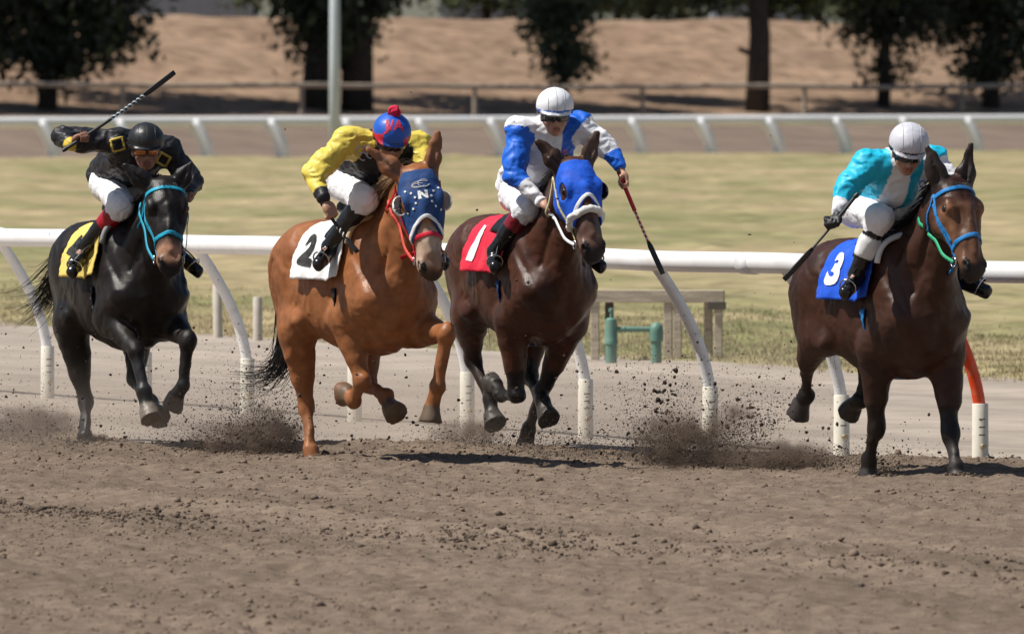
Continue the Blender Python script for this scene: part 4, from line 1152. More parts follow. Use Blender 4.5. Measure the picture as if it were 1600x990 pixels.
# ------------------------------------------------------------------ jockeys
M_SKIN = mat('skin', attr=True, rough=.5, var=.08, vscale=30, bump=.08, bscale=150, spec=.4)
M_SILK = mat('racing_silk', attr=True, rough=.5, var=.06, vscale=12, bump=.12, bscale=16, spec=.38, bdist=.01, ridge=.32, rscale=8.)
M_BREECH = mat('white_breeches', (.80,.80,.83), .6, .05, 10, bump=.3, bscale=30, ridge=.35, rscale=9., dirt=(.6,.56,.52,.2), dirtscale=12)
M_BOOT = mat('polished_boot', attr=True, rough=.22, var=.1, vscale=10, spec=.5)
M_HELM = mat('helmet_cover', attr=True, rough=.42, var=.04, vscale=14, bump=.18, bscale=24)
M_LENS_DK = mat('dark_goggle_lens', (.012,.012,.014), .08, .05, 10, spec=.8); M_LENS_OR = mat('amber_goggle_lens', (.38,.12,.02), .10, .5, 22, spec=.8, metallic=.35)
M_RUBBER = mat('black_rubber', (.015,.015,.016), .5, .1, 20)

def col_by(v, base): c = np.zeros((len(v), 3), np.float32); c[:] = base; return c
def seg_t(v, a, b):
    a = A(a, float); d = A(b, float) - a; return ((v - a) @ d) / (d @ d)
def hand_prims(F, wr, ha, g, k, side, gid=9, glove=False):
    d = unit(A(ha) - A(wr)); g = unit(A(g) - d*(A(g) @ d)); c = np.cross(g, d) * side; ha = A(ha, float)
    r = .0098 if not glove else .0112
    F.rc(wr, ha - d*.02, .026, .027, .015, gid, sq=(c, .75)); F.rc(ha - d*.025 - g*.022, ha - d*.025 + g*.022, .020, .020, .012, gid)
    F.rc(ha - g*.026 - d*.005, ha + g*.026 - d*.005, .018, .017, .012, gid)
    grip = ha + d*.016 + c*.024
    for i in range(4):
        l = (.95, 1.08, 1.0, .82)[i]; b = ha + g*(1.5 - i)*.0205 + d*.006
        p1 = b + d*.030*l + c*.006; p2 = b + d*.032*l + c*.036*l; p3 = b + d*.006 + c*.047*l
        F.rc(b, p1, r*1.08, r, .004, gid); F.rc(p1, p2, r, r*.92, .004, gid); F.rc(p2, p3, r*.92, r*.8, .004, gid)
    t0 = ha - d*.030 + g*.028 + c*.006; t1 = t0 + d*.012 + g*.016 + c*.026; t2 = t1 + d*.026 - g*.012 + c*.020
    F.rc(t0, t1, r*1.35, r*1.1, .008, gid); F.rc(t1, t2, r*1.1, r*.85, .004, gid)
    return grip

def build_jockey(H, j, spec):
    th = RAD(H.place[2]); rt = A((math.sin(th), math.cos(th), 0)); cm = A((math.cos(th), -math.sin(th), 0)); up = A((0,0,1.))
    J = {k: A(v, float) for k, v in j.items()}
    mir = lambda p: A((p[0], abs(p[1]) , p[2]))
    for a_ in ('hip', 'knee', 'ank', 'toe'): J.setdefault(a_+'L', A((J[a_+'R'][0], abs(J[a_+'R'][1]) if a_ != 'hip' else max(.10, J['pelv'][1]*2 - J['hipR'][1]), J[a_+'R'][2])))
    J.setdefault('wrL', lerp(J['elL'], J['haL'], .72)); J.setdefault('wrR', lerp(J['elR'], J['haR'], .72))
    off = tuple(J['pelv'])
    root = empty('person', H.M @ Matrix.Translation(off), spec['label'], 'jockey', 'jockeys riding the four horses')
    # head frame
    fd = unit(rt*spec['face'][0] + cm*spec['face'][1] + up*spec['face'][2]); hu = unit(up + rt*spec.get('tilt', 0) - fd*((up + rt*spec.get('tilt', 0)) @ fd)); hs = np.cross(hu, fd)   # hs: wearer's left
    C = J['head']; E3 = [fd, hs, hu]
    hq = lambda a, b, c: C + fd*a + hs*b + hu*c
    hf_ = lambda a, b, c: hq(a, b, c - .018)                     # face features sit a little below the helmet's rim
    allp = A(list(J.values())); lo = allp.min(0) - .22; hi = allp.max(0) + .22
    lo2 = np.minimum(A([J[k] for k in ('pelv','hipR','hipL','kneeR','kneeL','chest','shR','shL','elR','elL','haR','haL','head','toeR','toeL')]).min(0) - .2, 9); hi2 = A([J[k] for k in ('pelv','chest','shR','shL','elR','elL','haR','haL','head','kneeR','kneeL','toeL')]).max(0) + .2
    tor = unit(J['chest'] - J['pelv']); dors = unit(up - tor*(up @ tor)); lat = np.cross(dors, tor)
    neck0 = lerp(J['shR'], J['shL'], .5) + dors*.01
    # --- body: one continuous figure
    F = Field(lo2, hi2, .0078)
    F.rc(J['pelv'], J['chest'], .13, .135, .05, sq=(dors, .72)); F.rc(J['shR'], J['shL'], .05, .05, .05); F.rc(J['chest'], neck0, .11, .07, .05)
    for s in 'RL':
        F.rc(J['hip'+s], J['knee'+s], .085, .055, .03); F.rc(J['knee'+s], J['ank'+s], .05, .032, .03); F.rc(J['ank'+s], J['toe'+s], .03, .024, .02)
        F.rc(J['sh'+s], J['el'+s], .046, .038, .03); F.rc(J['el'+s], J['wr'+s], .038, .025, .02, 9)
    F.rc(neck0, hq(-.025, 0, -.08), .055, .052, .03, 9)
    F.ell(hf_(-.005, 0, -.015), (.092,.074,.10), .02, 9, ax=E3); F.ell(hf_(.03, 0, -.095), (.058,.054,.050), .04, 9, ax=E3); F.ell(hf_(.062, 0, -.128), (.022,.026,.018), .02, 9, ax=E3)
    F.rc(hf_(.086, 0, -.035), hf_(.108, 0, -.068), .010, .014, .012, 9); F.ell(hf_(.095, .012, -.072), (.010,.009,.008), .008, 9, ax=E3); F.ell(hf_(.095, -.012, -.072), (.010,.009,.008), .008, 9, ax=E3)
    for s in (-1, 1):
        F.ell(hf_(.082, s*.031, -.030), (.014,.018,.013), .012, 9, ax=E3, cut=True); F.ell(hf_(.055, s*.050, -.062), (.025,.018,.022), .02, 9, ax=E3)
        F.ell(hf_(-.01, s*.077, -.045), (.018,.010,.030), .008, 9, ax=E3)
    F.rc(hf_(.086, -.020, -.098), hf_(.086, .020, -.098), .0085, .0085, .006, 10); F.rc(hf_(.083, -.018, -.112), hf_(.083, .018, -.112), .0095, .0095, .006, 10); F.rc(hf_(.097, -.022, -.105), hf_(.097, .022, -.105), .0035, .0035, .004, 11, cut=True, gt=.002)
    grips = {}
    gR = spec.get('gripR'); gR = A(gR, float) if gR is not None else rt
    grips['R'] = hand_prims(F, J['wrR'], J['haR'], gR, 0, spec.get('sideR', 1), 9 if not spec.get('glove') else 12, bool(spec.get('glove')))
    gL = spec.get('gripL'); gL = A(gL, float) if gL is not None else rt
    grips['L'] = hand_prims(F, J['wrL'], J['haL'], gL, 0, spec.get('sideL', -1), 9 if not spec.get('glove') else 12, bool(spec.get('glove')))
    v, f, g = F.mesh()
    col = col_by(v, spec['skin']); col[g == 10] = A(spec['skin'])*A((.85,.6,.58)); col[g == 11] = A(spec['skin'])*.35; col[g == 12] = (.012,.012,.014)
    mesh_obj('body', v, f, M_SKIN, root, col=col)
    # --- jacket
    F = Field(lo2, hi2, .0080)
    F.rc(J['pelv'] + dors*.02 - tor*.02, J['chest'], .150, .155, .05, sq=(dors, .80)); F.ell(lerp(J['pelv'], J['chest'], .45) + dors*.055, (.20,.145,.09), .07, ax=[tor, lat, dors])
    F.rc(J['shR'], J['shL'], .068, .068, .06); F.rc(J['chest'], neck0 - dors*.01, .135, .085, .06)
    for s, gi in (('R', 1), ('L', 2)):
        F.rc(lerp(J['sh'+s], J['chest'], .15), J['sh'+s], .085, .075, .05, gi)
        F.rc(J['sh'+s], J['el'+s], .067, .056, .03, gi); F.rc(J['el'+s], J['wr'+s], .056, .035, .025, gi)
        F.ell(lerp(J['sh'+s], J['el'+s], .65) - up*.012, (.062,.062,.062), .05, gi)
    F.crumple(.008, 9, spec['seed'], band=.05, ridge=True, stretch=(.8,1,1.5)); F.crumple(.006, 22, spec['seed']+3, band=.05, ridge=True, stretch=(.7,1,1.6))
    # collar opening
    F.rc(hq(-.02, 0, -.06), hq(.03, 0, -.16), .062, .05, .01, cut=True)
    v, f, g = F.mesh()
    ctx = dict(v=v, g=g, J=J, t=seg_t(v, J['pelv'], J['chest']), w=(v - J['pelv']) @ lat, f=(v - J['pelv']) @ dors, lat=lat,
               aR=np.where(seg_t(v, J['sh'+'R'], J['elR']) < 1, np.clip(seg_t(v, J['shR'], J['elR']), 0, 1), 1) + np.clip(seg_t(v, J['elR'], J['wrR']), 0, 1),
               aL=np.clip(seg_t(v, J['shL'], J['elL']), 0, 1) + np.clip(seg_t(v, J['elL'], J['wrL']), 0, 1))
    col = spec['silk'](ctx); mesh_obj('jacket', v, f, M_SILK, root, col=col); JF = F
    # --- breeches
    pts = A([J[k] for k in ('pelv','hipR','hipL','kneeR','kneeL','ankR')]); F = Field(pts.min(0)-.18, pts.max(0)+.18, .0075)
    for s in 'RL':
        F.rc(J['pelv'], J['hip'+s], .118, .10, .05); F.rc(J['hip'+s], J['knee'+s], .098, .074, .04); F.ell(J['knee'+s], (.070,.068,.070), .03)
        F.rc(J['knee'+s], lerp(J['knee'+s], J['ank'+s], .30), .066, .050, .03)
    F.crumple(.006, 17, spec['seed']+9, band=.04); F.crumple(.003, 40, spec['seed']+11, band=.04)
    v, f, g = F.mesh(); mesh_obj('breeches', v, f, M_BREECH, root)
    # --- boots
    for s in 'RL':
        k, a, t = J['knee'+s], J['ank'+s], J['toe'+s]; pts = A([k, a, t]); F = Field(pts.min(0)-.12, pts.max(0)+.12, .007)
        b0 = lerp(k, a, .16); ft = unit(t - a)
        F.rc(b0, lerp(k, a, .6), .060, .052, .015, 0); F.rc(lerp(k, a, .5), a, .054, .042, .02, 0); c0, c1 = spec.get('cuff_t', (.16, .42)); F.rc(lerp(k, a, c0), lerp(k, a, c1), .064, .060, .006, 1)
        heel = a - ft*.035 - up*.035; ball = t - up*.0
        F.rc(a, heel, .040, .036, .02, 0); F.rc(heel, t, .036, .030, .02, 0); F.rc(lerp(heel, t, .45), t, .040, .033, .02, 0); F.rc(heel - up*.028, t - up*.024, .020, .022, .01, 2)
        F.crumple(.0025, 30, 5, band=.03)
        v, f, g = F.mesh(); col = col_by(v, (.011,.011,.012)); col[g == 1] = spec['cuff']; col[g == 2] = (.02,.018,.016)
        mesh_obj('boot', v, f, M_BOOT, root, col=col)
    # --- helmet
    F = Field(C - .22, C + .22, .0062)
    F.ell(C + hu*.012, (.128,.112,.108), .01, 0, ax=E3)
    X, Y, Z = F.ax[0][:,None,None], F.ax[1][None,:,None], F.ax[2][None,None,:]
    cu = (X-C[0])*hu[0] + (Y-C[1])*hu[1] + (Z-C[2])*hu[2]; cf = (X-C[0])*fd[0] + (Y-C[1])*fd[1] + (Z-C[2])*fd[2]
    F.D = np.maximum(F.D, -(cu + .034 + .055*np.clip(-cf/.1, 0, 1))).astype(np.float32)
    F.ell(hq(.088, 0, -.020), (.052,.088,.010), .015, 1, ax=[unit(fd - .25*hu), hs, unit(hu + .25*fd)])
    F.crumple(.0012, 20, spec['seed']+20, band=.03)
    v, f, g = F.mesh(); q = (v - C); hc = dict(v=v, g=g, a=q @ fd, b=q @ hs, c=q @ hu)
    hel = mesh_obj('helmet', v, f, M_HELM, root, col=spec['helmet'](hc))
    hf = F
    # chin strap
    P = [hq(.02, .082*math.cos(t), -.02 - .125*math.sin(t)) for t in np.linspace(0, math.pi, 15)]
    MB().tube(P, 1., 6, flat=(.008,.003), up=[p - C for p in P]).build('chin_strap', M_RUBBER, root, smooth=True)
    # goggles
    if spec.get('lens'):
        P = [hf_(.004 + .094*math.cos(t), .080*math.sin(t), -.030) for t in np.linspace(-1.25, 1.25, 17)]
        MB().tube(P, 1., 10, flat=(.026,.010), up=[p - hf_(0,0,-.03) for p in P]).build('goggles', M_RUBBER, root, smooth=True)
        for s in (-1, 1):
            P = [hf_(.010 + .097*math.cos(t), .080*math.sin(t), -.030) for t in np.linspace(s*.10, s*.98, 9)]
            MB().tube(P, 1., 10, flat=(.0195,.008), up=[p - hf_(0,0,-.03) for p in P]).build('goggle_lens', spec['lens'], root, smooth=True)
        P = [hq(.118*math.cos(t)*1.02, .104*math.sin(t)*1.02, -.024 + .01*math.cos(t)) for t in np.linspace(1.2, 2*math.pi - 1.2, 25)]
        MB().tube(P, 1., 6, flat=(.012,.003), up=[p - C for p in P]).build('goggle_strap', M_RUBBER, root, smooth=True)
    if spec.get('extra'): spec['extra'](root, JF, hf, hq, dict(fd=fd, hs=hs, hu=hu, cm=cm, rt=rt, J=J, C=C, dors=dors, tor=tor))
    shift_children(root, off)
    return J, grips

def build_whip(H, a, b, label, bands, rad=(.010,.007,.006), flap=True):
    """bands: list of (t0, t1, material, part name, radius)"""
    a = A(a, float); b = A(b, float); root = empty('riding_whip', H.M @ Matrix.Translation(tuple(a)), label, 'whip', 'whips held by the jockeys')
    bend = lambda t: lerp(a, b, t) + A((0, 0, -.012*math.sin(math.pi*t)))
    for t0, t1, m, nm, r in bands:
        ts = np.linspace(t0, t1, 7)
        if nm == 'flap':
            n = np.cross(unit(b-a), (0,1,0)); MB().tube([bend(t) - a for t in ts], [.6,1,1,1,1,1,.9], 8, flat=(.017, .005), up=[n]*7).build(nm, m, root, smooth=True)
        elif nm == 'shaft_wrap':
            x = MB().tube([bend(t) - a for t in ts], r, 10); x.build('shaft', m[0], root, smooth=True)
            d = unit(b-a); e1 = unit(np.cross(d, (0,0,1.))); e2 = np.cross(d, e1); L = np.linalg.norm(b-a)*(t1-t0); turns = L/.030
            P = [bend(t0 + (t1-t0)*k/120) - a + (e1*math.cos(2*math.pi*turns*k/120) + e2*math.sin(2*math.pi*turns*k/120))*(r*.9) for k in range(121)]
            MB().tube(P, .0045, 6).build('spiral_wrap', m[1], root, smooth=True)
        else: smooth_by_angle(MB().tube([bend(t) - a for t in ts], r, 10).build(nm, m, root, smooth=True))
    smooth_by_angle(MB().tube([-unit(b-a)*.02, A((0,0,0.)), unit(b-a)*.012], [.009,.0145,.012], 10).build('knob', M_RUBBER, root, smooth=True))
    return root

JD = {
1:dict(hipR=(.03,-0.115,1.595),kneeR=(0.380,-0.145,1.463),ankR=(0.120,-0.299,1.203),toeR=(0.220,-0.403,1.065),pelv=(-0.030,-0.050,1.645),chest=(0.340,-0.037,1.750),shR=(0.400,-0.176,1.852),elR=(0.340,-0.504,1.883),wrR=(0.500,-0.501,1.837),haR=(0.560,-0.473,1.888),shL=(0.440,0.134,1.801),elL=(0.500,0.278,1.606),haL=(0.720,0.152,1.504),head=(0.620,-0.067,1.852)),
2:dict(hipR=(0.000,-0.126,1.636),kneeR=(0.380,-0.165,1.532),ankR=(0.190,-0.298,1.259),toeR=(0.280,-0.411,1.161),pelv=(-0.040,-0.022,1.691),chest=(0.340,-0.037,1.780),shR=(0.360,-0.270,1.870),elR=(0.380,-0.495,1.689),wrR=(0.520,-0.504,1.550),haR=(0.560,-0.478,1.476),shL=(0.440,0.150,1.843),elL=(0.550,0.147,1.706),haL=(0.730,0.03,1.530),head=(0.620,-0.110,1.918)),
3:dict(hipR=(.03,-0.075,1.535),kneeR=(0.380,-0.165,1.457),ankR=(0.220,-0.305,1.195),toeR=(0.330,-0.345,1.110),pelv=(-0.040,-0.002,1.610),chest=(0.280,0.004,1.786),shR=(0.340,-0.189,1.929),elR=(0.420,-0.264,1.665),wrR=(0.580,-0.162,1.513),haR=(0.640,-0.126,1.479),shL=(0.400,0.178,1.951),elL=(0.500,0.318,1.817),wrL=(0.580,0.359,1.718),haL=(0.620,0.383,1.630),head=(0.520,-0.037,2.063)),
4:dict(hipR=(-0.020,-0.197,1.504),kneeR=(0.340,-0.242,1.455),ankR=(0.220,-0.328,1.132),toeR=(0.320,-0.446,1.041),pelv=(-0.040,-0.088,1.551),chest=(0.280,-0.096,1.661),shR=(0.360,-0.330,1.748),elR=(0.380,-0.473,1.613),wrR=(0.440,-0.553,1.500),haR=(0.480,-0.598,1.430),shL=(0.420,0.056,1.776),elL=(0.520,0.123,1.634),haL=(0.700,0.02,1.45),head=(0.580,-0.184,1.867)),
}
WH = {1:((0.550,-0.587,1.826),(0.620,0.117,2.275)), 2:((0.530,-0.517,1.513),(0.680,-0.362,1.233)), 3:((0.610,0.371,1.680),(0.760,0.564,1.068)), 4:((0.470,-0.448,1.564),(0.400,-0.874,1.114))}
BLACK = A((.013,.013,.017)); YELLOW = A((.70,.56,.09)); WHITE = A((.80,.80,.83)); ROYAL = A((.012,.13,.66)); TURQ = A((.012,.46,.68)); RED = A((.60,.018,.04)); GOLD = A((.62,.45,.06))
def silk1(c):
    col = col_by(c['v'], BLACK); k = (c['g'] == 1) & (c['aR'] > 1.82); col[k] = GOLD; return col
def silk2(c):
    col = col_by(c['v'], BLACK); n = noise3(c['v'][:,0]*9, c['v'][:,1]*9, c['v'][:,2]*9, 3)*.02
    col[(c['g'] == 1) | (c['g'] == 2)] = YELLOW
    for a_ in ('aR', 'aL'):
        gi = 1 if a_ == 'aR' else 2; col[(c['g'] == gi) & (c[a_] > 1.78)] = BLACK
    k = (c['g'] == 0) & (c['t'] > .86) & (np.abs(c['w']) > .10) & (c['f'] > .02); col[k] = YELLOW
    return col
def silk3(c):
    col = col_by(c['v'], WHITE); s_ = (c['v'] - c['J']['chest']) @ unit(A((-.0,1,0)))
    col[(c['g'] == 0) & (s_ > .035)] = ROYAL
    col[(c['g'] == 1) & (c['aR'] < 1.42) & (c['aR'] > .02)] = ROYAL
    col[(c['g'] == 2) & (c['aL'] > 1.35)] = ROYAL; col[(c['g'] == 2) & (c['aL'] < .08)] = ROYAL
    return col
def silk4(c):
    col = col_by(c['v'], WHITE); s_ = (c['v'] - c['J']['chest']) @ unit(A((-.0,1,0)))
    col[(c['g'] == 0) & (np.abs(s_ - .02) < .035)] = TURQ*.8
    col[(c['g'] == 0) & (s_ < -.13) & (c['t'] > .45)] = TURQ
    col[(c['g'] == 1) & (c['aR'] < 1.6)] = TURQ
    col[(c['g'] == 2) & (c['aL'] < .18)] = TURQ
    return col
def hel_plain(base, band=None, band_r=(-.038,-.016), peak=None, fancy=None):
    def fn(c):
        col = col_by(c['v'], base)
        if band is not None: col[(c['c'] > band_r[0]) & (c['c'] < band_r[1]) & (c['g'] == 0)] = band
        if peak is not None: col[c['g'] == 1] = peak
        if fancy: fancy(c, col)
        return col
    return fn
def flames(c, col):
    n = noise3(c['v'][:,0]*28, c['v'][:,1]*28, c['v'][:,2]*28, 8); k = (c['c'] < .030 + .022*n) & (np.abs(c['b']) > .062) & (c['c'] > -.03); col[k] = RED
def frame_decal(JF, root, m, c, d, size, rot, cm, rt):
    """square outline of braid on the jacket: c centre, found by moving along -d onto the cloth"""
    e1 = unit(rt); e2 = A((0,0,1.)); P = []
    for x, y in ((-1,-1),(1,-1),(1,1),(-1,1),(-1,-1)): P.append((x, y))
    Q = []
    for i in range(4):
        for t in np.linspace(0, 1, 7, endpoint=False): 
            x, y = lerp(P[i], P[i+1], t)*size; x, y = x*math.cos(rot)-y*math.sin(rot), x*math.sin(rot)+y*math.cos(rot); Q.append(c + e1*x + e2*y)
    Q.append(Q[0]); Q = A(Q) + d*.3
    q = JF.march(Q, np.repeat(-A(d)[None], len(Q), 0), .001, step=.004, n=130)
    MB().tube(list(q), 1., 6, flat=(.008,.003), up=list(JF.grad(q))).build('gold_braid', m, root, smooth=True)
M_SEAM = mat('grey_cover_seam', (.42,.43,.47), .7, .1, 20); M_GOLD = mat('gold_braid', (.62,.46,.08), .5, .15, 30); M_REDK = mat('red_yarn', (.60,.012,.06), .9, .25, 60, bump=.6, bscale=120); M_REDT = mat('red_lettering', (.62,.02,.05), .6, .05, 20); M_EMB = mat('pale_embroidery', (.45,.45,.50), .7, .1, 30)
def decal_text(Fd, root, txt, size, c, ex, ey, d, m, name, bold=.004):
    v, f = text_mesh(txt, size, bold); Q = A(c) + v[:, :1]*A(ex)[None] + v[:, 1:2]*A(ey)[None] + A(d)[None]*.16
    q = Fd.march(Q, np.repeat(-A(d)[None], len(Q), 0), .0025, step=.002, n=150)
    mesh_obj(name, q, f, m, root, smooth=False)
def seams(root, hf, hq, k, m):
    for t in (-.5, 0, .5):                                             # seams of the helmet cover
        P = []
        for s in np.linspace(-1.2, 2.6, 24):
            w_ = k['fd']*math.cos(s) + k['hu']*math.sin(s); p = hq(0, t*.1, .01) + w_*.2; P.append(p)
        dirs = A([-unit(k['fd']*math.cos(s) + k['hu']*math.sin(s)) for s in np.linspace(-.05, 2.6, 24)]); st = hq(0, t*.1, .01) - dirs*.2
        q = hf.march(st, dirs, .0005, step=.002, n=120); MB().tube(list(q), .0025, 6).build('helmet_seam', m, root, smooth=True)
def extra1(root, JF, hf, hq, k):
    J = k['J']; d = k['cm']
    frame_decal(JF, root, M_GOLD, lerp(J['shR'], J['chest'], .05) + A((0,0,-.01)), d, .036, .25, k['cm'], k['rt'])
    frame_decal(JF, root, M_GOLD, lerp(J['shL'], J['chest'], .12) + A((0,0,-.05)), d, .032, -.5, k['cm'], k['rt'])
    seams(root, hf, hq, k, M_RUBBER)
def extra2(root, JF, hf, hq, k):
    r = np.random.default_rng(5); top = hq(.0, 0, .135); V = MB()
    F = Field(top - .06, top + .06, .005); F.ell(top, (.036,.036,.034), .005); F.crumple(.012, 70, 3, band=.04, ridge=False); v, f, g = F.mesh(); mesh_obj('pom_pom', v, f, M_REDK, root)
    d = unit(k['fd'] + .75*k['hu']); ex = -k['hs']; ex = unit(ex) if (ex @ k['rt']) > 0 else -unit(ex); ey = unit(np.cross(d, ex)); ey = ey if ey[2] > 0 else -ey
    decal_text(hf, root, 'J/A', .088, hq(.03, 0, .04), ex, ey, d, M_REDT, 'helmet_lettering', .003)
    c = lerp(k['J']['shR'], k['J']['chest'], .55) + A((0,0,-.02)); dd = unit(k['cm'] - k['dors']*0)
    for (dx, dy, rr) in ((-.03,.02,.022),(.012,.022,.022),(-.012,-.018,.022),(.03,-.01,.018)):
        P = A([c + k['rt']*(dx + rr*math.cos(t)) + A((0,0,dy + rr*math.sin(t))) + dd*.3 for t in np.linspace(0, 5.2, 15)])
        q = JF.march(P, np.repeat(-dd[None], 15, 0), .001, step=.004, n=130); MB().tube(list(q), .0045, 6).build('embroidered_emblem', M_EMB, root, smooth=True)
def extra3(root, JF, hf, hq, k):
    c = lerp(k['J']['shL'], k['J']['chest'], .55) + A((0,0,-.07)); d = unit(k['cm'])
    decal_text(JF, root, 'R B', .05, c, k['rt'], A((0,0,1.)), d, M_REDT, 'embroidered_initials', .001)
    seams(root, hf, hq, k, M_SEAM)
def extra4(root, JF, hf, hq, k):
    c = lerp(k['J']['shL'], k['J']['chest'], .30) + A((0,0,-.10)); d = unit(k['cm'])
    P = A([c + k['rt']*.018*math.cos(t) + A((0,0,.018*math.sin(t))) + d*.3 for t in np.linspace(0, 6.2, 17)]); q = JF.march(P, np.repeat(-d[None], 17, 0), .001, step=.004, n=130)
    MB().tube(list(q), .004, 6).build('round_emblem', C_BRT, root, smooth=True)
    seams(root, hf, hq, k, M_SEAM)
SPEC = {
 1: dict(label='jockey in black and gold silks raising a whip, riding the black horse', skin=(.30,.15,.10), face=(.10,1,-.12), silk=silk1, helmet=hel_plain((.014,.015,.017), peak=(.013,.013,.015)), lens=M_LENS_OR, cuff=(.36,.008,.02), seed=11, extra=extra1, sideR=1),
 2: dict(label='jockey with yellow sleeves and blue pom-pom helmet, riding the chestnut horse', skin=(.42,.23,.15), face=(.12,1,-.42), silk=silk2, helmet=hel_plain((.012,.10,.50), band=(.015,.015,.02), band_r=(-.026,-.010), peak=(.012,.06,.30), fancy=flames), lens=M_LENS_DK, cuff=(.014,.014,.015), seed=12, extra=extra2, tilt=.05),
 3: dict(label='jockey in blue and white silks holding a red whip out to his left', skin=(.45,.25,.17), face=(.10,1,-.14), silk=silk3, helmet=hel_plain((.74,.75,.78), band=(.012,.13,.55), band_r=(-.026,-.002), peak=(.74,.75,.78)), lens=M_LENS_DK, cuff=(.20,.012,.022), seed=13, extra=extra3),
 4: dict(label='jockey in turquoise and white silks on the leading dark brown horse', skin=(.40,.22,.15), face=(.08,1,-.42), silk=silk4, helmet=hel_plain((.56,.56,.62), band=(.015,.015,.02), band_r=(-.024,-.004), peak=(.62,.62,.67)), lens=M_LENS_DK, cuff=(.75,.75,.75), cuff_t=(.42,.60), seed=14, extra=extra4, glove=True, tilt=.08),
}
SHAFT = M_RUBBER
M_REDW = mat('red_whip_leather', (.62,.02,.03), .45, .1, 20)
WB = {1:[(0,.42,M_RUBBER,'handle',.0105),(.42,.72,(M_RUBBER,mat('pale_blue_wrap',(.55,.68,.78),.5,.1,20)),'shaft_wrap',.0078),(.72,1.,M_RUBBER,'flap',.01)],
      2:[(0,.42,M_RUBBER,'handle',.0105),(.42,.66,(M_RUBBER,mat('white_wrap',(.75,.75,.75),.5,.1,20)),'shaft_wrap',.0078),(.66,1.,M_RUBBER,'flap',.01)],
      3:[(0,.36,M_REDW,'handle',.0125),(.36,.66,(M_REDW,MATS['white_wrap']),'shaft_wrap',.0075),(.66,1.,M_RUBBER,'flap',.01)],
      4:[(0,.36,M_RUBBER,'handle',.0105),(.36,.60,M_RUBBER,'shaft',.007),(.60,1.,M_RUBBER,'flap',.01)]}
WL = {1:'black whip with pale spiral wrap raised above the black-clad jockey', 2:'short whip pointing down beside the chestnut horse shoulder', 3:'red-handled whip held out over the white rail', 4:'plain black whip slanting down behind the turquoise sleeve'}
for k in (1,2,3,4):
    H = HORSES[k]; w0, w1 = A(WH[k][0]), A(WH[k][1]); sp = SPEC[k]; dw = unit(w1 - w0)
    if k == 3: sp['gripL'] = -dw
    else: sp['gripR'] = dw
    J, gr = build_jockey(H, JD[k], sp)
    g = gr['L' if k == 3 else 'R']; back = max(.07, np.linalg.norm(JD[k]['haL' if k == 3 else 'haR'] - w0)); build_whip(H, g - dw*back, w1, WL[k], WB[k])
    H.J = J; H.grips = gr

# ------------------------------------------------------------------ dress the horses
def strip1(D, r):
    D.letter('TRACK', .05, -.30, .535, C_REDC, r, 'cloth_lettering', .001) if False else None
build_saddle(HORSES[1], 'yellow saddle cloth with black number 4 and small black saddle', C_YEL, M_BLACK_INK, '4', (C_BLK, mat('silver_buckle', (.55,.55,.58), .35, .1, 20, metallic=.8), (.80,.86,.92)), C_GREY, JD[1]['toeR'], A(JD[1]['toeR']) - A(JD[1]['ankR']))
build_saddle(HORSES[2], 'white saddle cloth with black number 2 under a black saddle', C_WHT, M_BLACK_INK, '2', (C_BLK,), C_TAN, JD[2]['toeR'], A(JD[2]['toeR']) - A(JD[2]['ankR']))
build_saddle(HORSES[3], 'red saddle cloth with white number 1 under a black saddle', C_REDC, M_WHITE_INK, '1', (C_NAVY,), C_WHT, JD[3]['toeR'], A(JD[3]['toeR']) - A(JD[3]['ankR']))
build_saddle(HORSES[4], 'blue saddle cloth with white number 3 under a black saddle', C_BLUEC, M_WHITE_INK, '3', (C_BRT,), C_WHT, JD[4]['toeR'], A(JD[4]['toeR']) - A(JD[4]['ankR']))
def emb2(F, r):
    H = HORSES[2]; v, f = text_mesh('N', .062, .004); sg = 1
    q = on_face(H, F, [(p[0]*sg, .150 - p[1]) for p in v], .003); mesh_obj('hood_letter', q, f, M_WHITE_INK, r, smooth=False)
    for (cx, cy, rx, ry) in ((0,.085,.042,.018),(.012,.082,.026,.022),(-.015,.092,.03,.012)):
        q = on_face(H, F, [(cx + rx*math.cos(t), cy + ry*math.sin(t)) for t in np.linspace(.3, 5.6, 22)], .002); MB().tube(list(q), .0028, 6).build('hood_emblem', M_EMB, r, smooth=True)
    for s in (-1, 1):
        for t in np.linspace(-1.35, 1.35, 6):
            p = (s*(.088 - .052*math.cos(t)), .175 + .062*math.sin(t)); q = on_face(H, F, [p], .002)[0]; n = F.grad(q)[0]
            MB().tube([q, q + n*.003], .007, 10).build('hood_stud', M_WHITE_INK, r)
build_hood(HORSES[2], 'navy blue hood with white letter N and white eye cups on the chestnut horse', C_NAVY, M_WHITE_INK, .275, .40, (-1,1), mat('white_cup_plastic', (.78,.78,.78), .35, .04, 10), emb2)
build_hood(HORSES[3], 'plain bright blue hood with a white edge on the dark bay horse', C_BLUE, M_WHITE_INK, .245, .40, (1,), mat('smoky_cup_plastic', (.03,.035,.05), .2, .05, 10), None)
gp = lambda k: (HORSES[k].grips['R'], HORSES[k].grips['L'])
def hands(k): 
    H = HORSES[k]; R, L = gp(k); z = 1.40 + H.dz
    return (R if k == 3 else A((.60, -.085, z + .10)), L if k != 3 else A((.60, .085, z + .10)))
build_bridle(HORSES[1], 'turquoise nylon bridle and reins on the black horse', C_TURQ, (C_TURQ, C_TURQ), hands(1), second=True)
build_bridle(HORSES[2], 'crimson noseband and coral reins on the hooded chestnut horse', C_RED, (C_PINKRED, C_PINKRED), hands(2), brow=False, hood=True)
build_bridle(HORSES[3], 'white fleece noseband with cream straps on the bay horse in the blue hood', C_CREAM, (C_WHT, C_WHT), hands(3), brow=False, noseband='fleece', nose_u=.33, hood=True)
